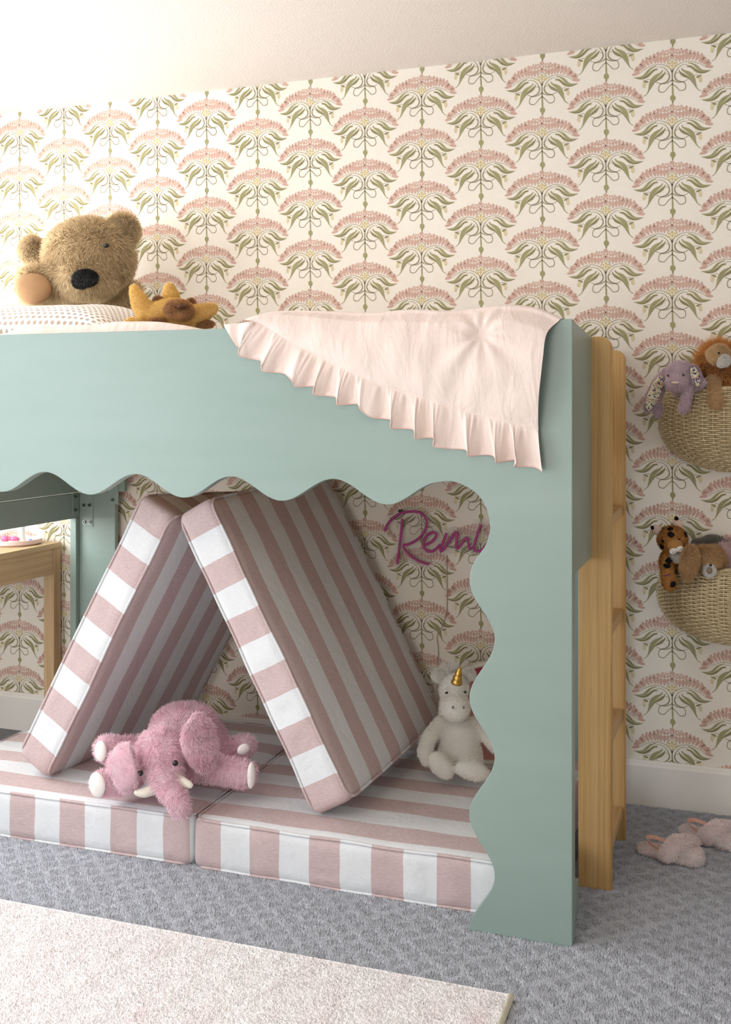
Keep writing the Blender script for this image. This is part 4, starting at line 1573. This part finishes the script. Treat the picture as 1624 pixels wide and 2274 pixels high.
for st_ in strokes:
    mb = MB()
    P = catmull([nz(x, y) for x, y in st_], 7)
    mb.tube(P, 0.0044, 8)
    put('neon_tube', mb.mesh(auto=1.0), NEON, sign)
t = NT('clear_acrylic')
t.b.inputs['Roughness'].default_value = 0.05
t.color((0.9, 0.9, 0.9, 1))
tp = t.n('ShaderNodeBsdfTransparent')
tp.inputs['Color'].default_value = (0.97, 0.965, 0.96, 1)
mx_ = t.n('ShaderNodeMixShader')
mx_.inputs[0].default_value = 0.06
t.l(tp.outputs[0], mx_.inputs[1])
t.l(t.b.outputs[0], mx_.inputs[2])
t.l(mx_.outputs[0], t.out.inputs['Surface'])
outl = [(40, 470), (90, 350), (190, 240), (330, 175), (500, 160), (640, 190), (720, 270), (760, 380), (830, 450), (940, 470), (1030, 440), (1120, 450), (1230, 480), (1300, 440),
        (1340, 350), (1420, 320), (1500, 350), (1560, 460), (1590, 640), (1540, 780), (1420, 840), (1250, 800), (1100, 800), (980, 820), (900, 840), (780, 840), (740, 920), (760, 1000), (700, 1030), (560, 990), (400, 900),
        (340, 960), (280, 1010), (200, 990), (185, 900), (215, 700), (225, 560), (140, 570)]
P = catmull([nz(x, y) for x, y in outl], 4, True)
P = [np.array([p[0], YS + 0.006, p[2]]) for p in P]
put('backing_plate', MB().prism(P, (0, 0.004, 0)).mesh(smooth=False, fixn=True), t.m, sign)
plain('screw_black', '#1a1918', 0.4)
plain('screw_clear', '#bfae94', 0.3, 0.05, 40)
for x, y, m_ in ((300, 215, 'screw_black'), (1455, 490, 'screw_clear'), (1305, 790, 'screw_clear'), (335, 905, 'screw_clear')):
    p = nz(x, y)
    mb = MB().tube([(p[0], YS + 0.005, p[2]), (p[0], YS - 0.004, p[2])], 0.0046, 14)
    mb.tube([(p[0], YS - 0.004, p[2]), (p[0], YS - 0.0045, p[2])], 0.002, 8)
    mb.tube([(p[0], -0.001, p[2]), (p[0], YS + 0.0105, p[2])], 0.003, 8)
    put('standoff_screw', mb.mesh(auto=0.6), MATS[m_], sign)
cp = [(820 + x / 3.158, 1060 + y / 3.158) for x, y in ((545, 545), (546, 700), (547, 880), (540, 960), (510, 1050), (478, 1108), (480, 1160), (486, 1230), (480, 1330), (478, 1480))]
put('power_cord', MB().tube(catmull([Py(u, v, -0.006) for u, v in cp], 5), 0.0016, 6).mesh(), plain('cord_clear', '#b9aa9a', 0.3), sign)

# ------------------------------------------------------------------ wall baskets
WICK = NT('wicker_cane')
t = WICK
t.color(t.ramp(t.noise(t.tc(), 120, 3.0), [(0.3, lin('#c0aa80')), (0.55, lin('#dac69e')), (0.75, lin('#e8d8b6'))]))
t.rough(0.55)
def basket(label, cx, zb, zt, Wd, Dp, rows, notch, npet, ph0, seed):
    root = empty('wall_basket', (cx, -Dp / 2, zb), label, 'basket', 'half-round wicker wall baskets')
    def prof(h):
        r_ = math.sqrt(max(0.0, 1 - (1 - min(h / 0.62, 1.0)) ** 2.3)) if h < 0.62 else 1.0 - 0.10 * ((h - 0.62) / 0.38) ** 1.6
        return r_
    def pt(h, phi, off=0.0):
        r_ = prof(h)
        top = zt - notch * (1 - abs(math.sin(npet * phi + ph0)) ** 0.55)
        z = zb + (zt - zb) * h + (top - zt) * max(0, (h - 0.72) / 0.28) ** 2
        return np.array([cx - (Wd * r_ + off) * math.cos(phi), -0.005 - (Dp * r_ + off) * math.sin(phi), z])
    NS = 22
    mb = MB()
    for i in range(rows):
        h = 0.015 + 0.975 * i / (rows - 1)
        seg = NS * 6
        P = [pt(h, math.pi * k / seg, 0.0056 * math.cos(NS * math.pi * k / seg + math.pi * (i % 2))) for k in range(seg + 1)]
        mb.tube(P, 0.0028, 5, cap=False)
    put('weave', mb.mesh(), WICK.m, root, kind='stuff')
    mb = MB()
    for k in range(NS + 1):
        phi = math.pi * k / NS
        mb.tube([pt(h, phi) for h in np.linspace(0.0, 0.99, 16)], 0.0026, 5, cap=False)
    put('stakes', mb.mesh(), WICK.m, root, kind='stuff')
    # plaited rim
    P = [pt(1.0, math.pi * k / 160) + np.array([0, 0, 0.003]) for k in range(161)]
    mb = MB().tube(P, 0.0048, 7)
    for k in range(0, 160):
        a, b = pt(1.0, math.pi * k / 160), pt(1.0, math.pi * (k + 0.6) / 160)
        mb.tube([a + np.array([0, -0.005, -0.004]), (a + b) / 2 + np.array([0, -0.003, 0.008]), b + np.array([0, 0.004, -0.002])], 0.0018, 4, cap=False)
    put('rim', mb.mesh(), WICK.m, root)
    # flat cane back against the wall
    pl = [pt(h, 0.0) for h in np.linspace(0, 1, 14)] + [pt(h, math.pi) for h in np.linspace(1, 0, 14)]
    mb = MB().prism([(p[0], -0.006, p[2]) for p in pl], (0, 0.004, 0))
    put('back_panel', mb.mesh(smooth=False, fixn=True), WICK.m, root)
    return root
b1c = Py(1634, 950, -0.05)
xl1 = Py(1467, 925, -0.02)[0]
basket('wicker wall basket holding the lavender rabbit and the lion', b1c[0], Py(1615, 1051, -0.08)[2], Py(1552, 864, -0.15)[2], b1c[0] - xl1, 0.17, 42, 0.012, 4.5, 0.9, 1)
xl2 = Py(1462, 1290, -0.02)[0]
basket('wicker wall basket holding the spotted cat and the brown dog', b1c[0], Py(1615, 1440, -0.08)[2], Py(1610, 1266, -0.16)[2], b1c[0] - xl2, 0.17, 42, 0.026, 4.5, 0.62, 2)

def furry(T, shapes, root, name, mat, n, L, w, vox=0.005, seed=1, it=5, caps=(), **kw):
    mb = MB()
    for a in shapes:
        T.ell(mb, *a)
    for c in caps:
        T.cap(mb, c, 5)
    b = blob(mb, vox, it)
    fm = fur_mesh(b, n, L, w, seed=seed, **kw)
    o = put(name, b, mat, root)
    put('fur', fm, mat, o, kind='stuff')
    return o

# lavender rabbit
LT = Toy(3.26)
rab = empty('toy_rabbit', LT.p(1512, 880, 0), 'lavender plush rabbit with flower print ears in the upper basket', 'stuffed toy')
LV = furmat('lavender_fur', '#e2ccd6', '#ecdae2', trans=0.3)
furry(LT, [(1511, 832, 0.03, 32, 30, 30), (1503, 850, 0.06, 24, 20, 22), (1530, 870, -0.03, 34, 34, 30)], rab, 'body', LV, 12000, 0.008, 0.0015, seed=61,
      caps=[[(1532, 858, 0.04, 11), (1526, 882, 0.07, 10), (1519, 906, 0.075, 12)], [(1545, 856, 0.05, 11), (1562, 850, 0.06, 9)]])
for sh, ro, nm in (((1456, 872, 0.0, 19, 52, 6), -0.42, 'ear'), ((1546, 836, 0.06, 13, 28, 7), 0.3, 'ear')):
    mb = MB()
    LT.ell(mb, *sh, -ro)
    if sh[0] < 1500:
        LT.ell(mb, 1482, 828, 0.01, 14, 12, 8)
        LT.ell(mb, 1461, 908, -0.015, 13, 20, 6)
    e = blob(mb, 0.004, 3)
    fm = fur_mesh(e, 4200, 0.007, 0.0014, seed=int(sh[0]))
    q = put('ear', e, LV, rab)
    put('fur', fm, LV, q, kind='stuff')
    t_ = MATS.get('floral_lining')
    if t_ is None:
        t = NT('floral_lining')
        vo = t.n('ShaderNodeTexVoronoi')
        vo.inputs['Scale'].default_value = 230
        t.l(t.tc(), vo.inputs['Vector'])
        sp = t.n('ShaderNodeSeparateColor')
        t.l(vo.outputs['Color'], sp.inputs[0])
        t.color(t.ramp(sp.outputs[0], [(0.0, lin('#d9d2b8')), (0.3, lin('#5d4a86')), (0.42, lin('#cfc7a6')), (0.62, lin('#8b9a6f')), (0.74, lin('#c9917f')), (0.84, lin('#e2dcc6')), (0.93, lin('#3f3a6b'))], 'CONSTANT'))
        t.rough(0.8)
        t_ = t.m
    mb = MB()
    LT.ell(mb, sh[0] - 1, sh[1], sh[2] + 0.012, sh[3] * 0.74, sh[4] * 0.84, 5, -ro, nu=20, nv=10)
    put('ear_lining', mb.mesh(), t_, q)
bead(LT, rab, 1517.5, 834, 0.078, 3.2)
bead(LT, rab, 1485, 834, 0.060, 3.0)
bead(LT, rab, 1500, 850, 0.100, 9, plain('nose_pinkish', '#d8bfb4', 0.7), 'nose', ry=3.6)

# lion
IT = Toy(3.26)
lion = empty('toy_lion', IT.p(1598, 880, 0), 'plush lion with a shaggy orange mane in the upper basket', 'stuffed toy')
MN = furmat('mane_orange', '#d99c56', '#e5ad6a', trans=0.35)
TN = furmat('lion_tan', '#e6c798', '#efd4aa', trans=0.3)
furry(IT, [(1600, 812, -0.01, 42, 42, 34), (1604, 838, 0.0, 36, 30, 34)], lion, 'mane', MN, 9000, 0.042, 0.0022, seed=71, clump=0.55, ck=50, comb=(0, -0.05, -0.25), jit=0.5)
furry(IT, [(1597, 789, 0.05, 26, 24, 20), (1575, 785, 0.055, 8, 9, 6), (1600, 774, 0.05, 16, 10, 10)], lion, 'face', TN, 6000, 0.006, 0.0013, seed=72, vox=0.004)
furry(IT, [], lion, 'paw', TN, 6000, 0.008, 0.0014, seed=73, caps=[[(1584, 848, 0.05, 15), (1588, 872, 0.08, 14), (1592, 893, 0.085, 17)]])
furry(IT, [(1609, 801, 0.078, 13, 13, 9), (1603, 808, 0.078, 9, 7, 7)], lion, 'muzzle', furmat('white_plush', '#f7f3ee', '#fcfaf6', trans=0.2), 2600, 0.006, 0.0013, seed=74, vox=0.003)
bead(IT, lion, 1597, 784, 0.086, 2.6)

# spotted cat
t = NT('spotted_plush')
vo = t.n('ShaderNodeTexVoronoi')
vo.inputs['Scale'].default_value = 31
t.l(t.tc(), vo.inputs['Vector'])
wv = t.math('ADD', vo.outputs['Distance'], t.math('MULTIPLY', t.noise(t.tc(), 90, 2.0), 0.35))
sp_ = t.math('LESS_THAN', wv, 0.50)
t.color(t.mix(sp_, t.ramp(t.noise(t.tc(), 160, 2.0), [(0.35, lin('#a87238')), (0.65, lin('#b98246'))]), lin('#15110f')))
t.rough(0.85)
SPOT = t.m
CT_ = Toy(3.26)
cat = empty('toy_cat', CT_.p(1490, 1290, 0), 'orange plush wild cat with black spots in the lower basket', 'stuffed toy')
furry(CT_, [(1494, 1199, 0.03, 33, 31, 30), (1485, 1250, 0.0, 20, 30, 22)], cat, 'body', SPOT, 12000, 0.006, 0.0014, seed=81,
      caps=[[(1483, 1240, 0.05, 14), (1482, 1270, 0.075, 14), (1488, 1296, 0.08, 16)]])
WP = furmat('white_plush', '#ece6de')
EI = plain('ear_inner', '#d9bfae', 0.8)
for u, v, tu, tv, ro in ((1506, 1166, 1503, 1153, -0.15), (1461, 1178, 1451, 1173, -0.9)):
    mb = MB()
    CT_.ell(mb, u, v, 0.02, 11, 15, 7, ro)
    q = put('ear', mb.mesh(), EI, cat)
    mb = MB()
    CT_.ell(mb, tu, tv, 0.02, 5, 7, 5, ro)
    put('ear_tip', mb.mesh(), MATS['black_felt'], q)
mb = MB()
CT_.ell(mb, 1500, 1211, 0.068, 17, 14, 13)
put('snout', mb.mesh(), furmat('snout_tan', '#a5733e', '#b28048', trans=0.0), cat)
for u, v in ((1496, 1224), (1510, 1219)):
    mb = MB()
    CT_.ell(mb, u, v, 0.082, 9, 7, 7, -0.3)
    q = put('cheek', mb.mesh(), plain('cheek_white', '#e8e4de', 0.7), cat)
    for dx, dy in ((-3, -1), (2, 1), (-1, 3)):
        bead(CT_, q, u + dx, v + dy, 0.094, 0.9, name='whisker_dot')
furry(CT_, [(1500, 1238, 0.06, 17, 11, 10)], cat, 'bib', WP, 1800, 0.007, 0.0014, seed=84, vox=0.004)
mb = MB()
P = [CT_.p(1486 + 17 * math.cos(a), 1277 + 3 * math.sin(a), 0.075 + 0.025 * math.sin(a)) for a in np.linspace(math.pi, 2 * math.pi, 12)]
P = [CT_.p(1472 + 22 * s, 1279 - 3 * s, 0.075 + 0.030 * math.sin(math.pi * s)) for s in np.linspace(0, 1, 10)]
mb.tube(P, 0.0012, 5)
put('ribbon', mb.mesh(), plain('ribbon_purple', '#7a2c9a', 0.5), cat)

# brown dog with long ears
GT = Toy(3.24)
dog = empty('toy_dog', GT.p(1560, 1290, 0), 'shaggy brown plush dog peeking over the lower basket rim', 'stuffed toy')
DB = furmat('dog_brown', '#d6b080', '#e4c497', trans=0.3)
furry(GT, [(1566, 1242, 0.03, 34, 26, 30), (1590, 1240, 0.0, 20, 26, 24), (1560, 1275, -0.03, 36, 30, 30)], dog, 'body', DB, 10000, 0.016, 0.0018, seed=91, clump=0.5)
furry(GT, [(1531, 1250, 0.08, 16, 36, 9, 0.1)], dog, 'ear', DB, 6000, 0.016, 0.0018, seed=92, clump=0.5)
furry(GT, [(1576, 1267, 0.075, 14, 15, 10)], dog, 'muzzle', WP, 1600, 0.005, 0.0013, seed=93, vox=0.004)
bead(GT, dog, 1576, 1267, 0.108, 6.5, plain('nose_taupe', '#83705c', 0.7), 'nose', ry=7.5)
bead(GT, dog, 1579, 1255, 0.085, 3.0)

# grey toy and pink toy at the back of the lower basket
HT = Toy(3.30)
gry = empty('plush_toy', HT.p(1570, 1230, 0), 'grey plush animal lying behind the brown dog in the lower basket', 'stuffed toy')
furry(HT, [(1584, 1202, 0.0, 24, 12, 20, 0.05), (1552, 1206, 0.01, 16, 8, 14, -0.2)], gry, 'body', furmat('grey_fur', '#a09b95', '#b3aea8', trans=0.2), 6000, 0.008, 0.0014, seed=95)
furry(HT, [(1576, 1217, 0.0, 24, 8, 16)], gry, 'belly', furmat('rust_fur', '#9a5f28', '#ab7036', trans=0.1), 2000, 0.008, 0.0014, seed=96)
pk = empty('plush_toy', HT.p(1612, 1270, 0), 'pale pink fluffy toy at the right of the lower basket', 'stuffed toy')
PK = furmat('blush_fur', '#eccfd0', '#f3dcdc', trans=0.3)
furry(HT, [(1606, 1236, 0.06, 13, 34, 12), (1630, 1236, 0.06, 13, 36, 12), (1622, 1230, 0.0, 24, 36, 24)], pk, 'body', PK, 8000, 0.010, 0.0015, seed=97)

# ------------------------------------------------------------------ slippers on the carpet
SLF = furmat('slipper_fluff', '#ffeeec', '#fff6f4', trans=0.5)
STRAP = plain('strap_peach', '#dba896', 0.6, 0.06, 60, (400, 0.2))
def slipper(heel, toe, label, seed):
    heel, toe = np.array(heel), np.array(toe)
    a = toe - heel
    L = np.linalg.norm(a)
    a /= L
    b = np.array([-a[1], a[0], 0])              # far side
    root = empty('slipper', heel + a * L / 2, label, 'slipper', 'pair of pink slippers')
    P = lambda s, w, z: heel + a * s * L + b * w + AU * z
    mb = MB()
    for s, hw, hh in ((0.14, 0.030, 0.016), (0.28, 0.031, 0.016), (0.42, 0.033, 0.016), (0.56, 0.037, 0.017), (0.70, 0.041, 0.018), (0.84, 0.038, 0.018)):
        mb.ell(P(s, 0, 0.017), a * L * 0.16, b * hw, AU * hh)
    body = blob(mb, 0.005, 5)
    fm = fur_mesh(body, 4000, 0.006, 0.0015, comb=(0, 0, -0.1), seed=seed)
    q = put('sole', body, SLF, root)
    put('fur', fm, SLF, q, kind='stuff')
    mb = MB()
    mb.ell(P(0.64, 0.004, 0.030), a * L * 0.20, b * 0.044, AU * 0.034)
    mb.ell(P(0.56, 0.012, 0.034), a * L * 0.15, b * 0.036, AU * 0.034)
    mb.ell(P(0.86, 0.0, 0.024), a * L * 0.12, b * 0.038, AU * 0.024)
    up = blob(mb, 0.005, 6)
    fm = fur_mesh(up, 4500, 0.007, 0.0016, comb=(0, 0, -0.1), seed=seed + 1)
    q = put('upper', up, SLF, root)
    put('fur', fm, SLF, q, kind='stuff')
    mb = MB()
    for i in range(15):
        f = i / 14
        ang = math.pi * (0.02 + 0.75 * f)
        mb.ell(P(0.50 + 0.26 * f, -0.042 * math.cos(ang), 0.022 + 0.036 * math.sin(ang) ** 0.8), a * 0.027, b * 0.018, AU * 0.016, 12, 8)
    st_ = blob(mb, 0.005, 5)
    fm = fur_mesh(st_, 3500, 0.007, 0.0016, comb=(0, 0, -0.1), seed=seed + 2)
    q = put('cross_strap', st_, SLF, root)
    put('fur', fm, SLF, q, kind='stuff')
    G = np.zeros((24, 2, 3))
    for i in range(24):
        ang = math.pi * i / 23
        s = 0.50 - 0.36 * math.sin(ang)
        w = -0.036 * math.cos(ang)
        G[i, 0] = P(s, w, 0.024 + 0.020 * math.sin(ang))
        G[i, 1] = P(s - 0.02 * math.sin(ang), w * 1.08, 0.034 + 0.020 * math.sin(ang))
    n_ = np.array([P(0.4, 0, 0.0)])
    G2 = G.copy()
    G2[:, :, :2] += (n_[0][:2] - G[:, :, :2]) * 0.04
    mb = MB().grid(G)
    mb.grid(G2[:, ::-1])
    mb.grid(np.stack([G[:, 1], G2[:, 1]], axis=1))
    put('heel_strap', mb.mesh(), STRAP, root)
slipper(Pz(1418, 1894, 0), Pz(1566, 1926, 0), 'fluffy pink slipper nearer the ladder', 101)
slipper(Pz(1512, 1852, 0), Pz(1654, 1896, 0), 'fluffy pink slipper nearer the wall, cut off by the frame', 111)

# ------------------------------------------------------------------ pile of the carpet and of the rug (uncountable tufts)
def tufts(P, h, r_, lean_, seed, name, mat, parent):
    rg = np.random.default_rng(seed)
    n = len(P)
    a0 = rg.uniform(0, 6.28, n)
    V = np.zeros((n, 5, 3))
    for k in range(4):
        a = a0 + k * math.pi / 2
        V[:, k] = P + np.column_stack([np.cos(a) * r_, np.sin(a) * r_, np.zeros(n)])
    V[:, 4] = P + np.column_stack([rg.normal(0, lean_, n), rg.normal(0, lean_, n), h])
    i0 = np.arange(n)[:, None] * 5
    F_ = np.stack([np.concatenate([i0 + k, i0 + (k + 1) % 4, i0 + 4], axis=1) for k in range(4)], axis=1).reshape(-1, 3)
    m = bpy.data.meshes.new(name)
    m.vertices.add(n * 5)
    m.vertices.foreach_set('co', V.ravel())
    m.loops.add(len(F_) * 3)
    m.loops.foreach_set('vertex_index', F_.ravel())
    m.polygons.add(len(F_))
    m.polygons.foreach_set('loop_start', np.arange(len(F_)) * 3)
    m.update(calc_edges=True)
    m.polygons.foreach_set('use_smooth', [True] * len(F_))
    return put(name, m, mat, parent, kind='stuff')
def scatter(x0, x1, y0, y1, sp, seed):
    rg = np.random.default_rng(seed)
    gx, gy = np.meshgrid(np.arange(x0, x1, sp), np.arange(y0, y1, sp), indexing='ij')
    P = np.column_stack([gx.ravel(), gy.ravel(), np.zeros(gx.size)])
    P[:, :2] += rg.uniform(-0.45, 0.45, (len(P), 2)) * sp
    return P
P = scatter(-2.15, 0.75, -2.05, -0.02, 0.0041, 5)
vis = (P[:, 1] > -1.0) & (P[:, 0] < XE - 0.06) & (P[:, 1] > -0.86)     # under the base cushions: not needed
q = P - CAM
Zf = q @ AF
uu = 812 + FPX * (q @ AR) / Zf
vv = HZ - FPX * q[:, 2] / Zf
on_rug = (P[:, 0] < RX - 0.002) & (P[:, 1] < RY0 - 0.004)
P = P[(~vis) & (~on_rug) & (uu > -60) & (uu < 2150) & (vv < 2400)]
cs, sn = math.cos(math.radians(12)), math.sin(math.radians(12))
cs, sn = 1.0, 0.0
xr, yr = P[:, 0] * cs - P[:, 1] * sn, P[:, 0] * sn + P[:, 1] * cs
jit = wob(P, 0.011, 55, 3)[:, 0] + rng.normal(0, 0.0022, len(P))
la = np.abs(((xr + yr + jit) / 0.068) % 1 - 0.5)
lb = np.abs(((xr - yr + jit) / 0.068) % 1 - 0.5)
rid = np.maximum(la, lb) > 0.345
hh = np.where(rid, 0.0070, 0.0046) + rng.normal(0, 0.0007, len(P)) - (rng.random(len(P)) < 0.10) * np.where(rid, 0.001, 0.0028)
TUFT = NT('carpet_tuft')
t = TUFT
v = t.tc()
t.color(t.ramp(t.math('ADD', t.math('MULTIPLY', t.noise(v, 300, 2.0), 0.6), t.math('MULTIPLY', t.noise(v, 30, 3.0), 0.4)),
               [(0.34, lin('#a2a5ac')), (0.5, lin('#babdc5')), (0.66, lin('#cdd0d7'))]))
t.rough(0.95)
t.b.inputs['Specular IOR Level'].default_value = 0.05
cp_ = tufts(P, hh, np.where(rid, 0.0036, 0.0029), 0.0011, 6, 'carpet_pile', [TUFT.m, plain('carpet_loop_yarn', '#abaeb5', 0.95, 0.25, 160, spec=0.05)], floor)
cp_.data.polygons.foreach_set('material_index', np.repeat((~rid).astype(int), 4))
P = scatter(-2.0, RX - 0.006, -2.05, RY0 - 0.004, 0.0042, 8)
q = P - CAM
Zf = q @ AF
uu = 812 + FPX * (q @ AR) / Zf
vv = HZ - FPX * q[:, 2] / Zf
P = P[(uu > -60) & (vv < 2330)]
P[:, 2] = 0.0135
tufts(P, rng.normal(0.0052, 0.0009, len(P)), 0.0042, 0.0012, 9, 'tufts', MATS['rug_pile'], rug)
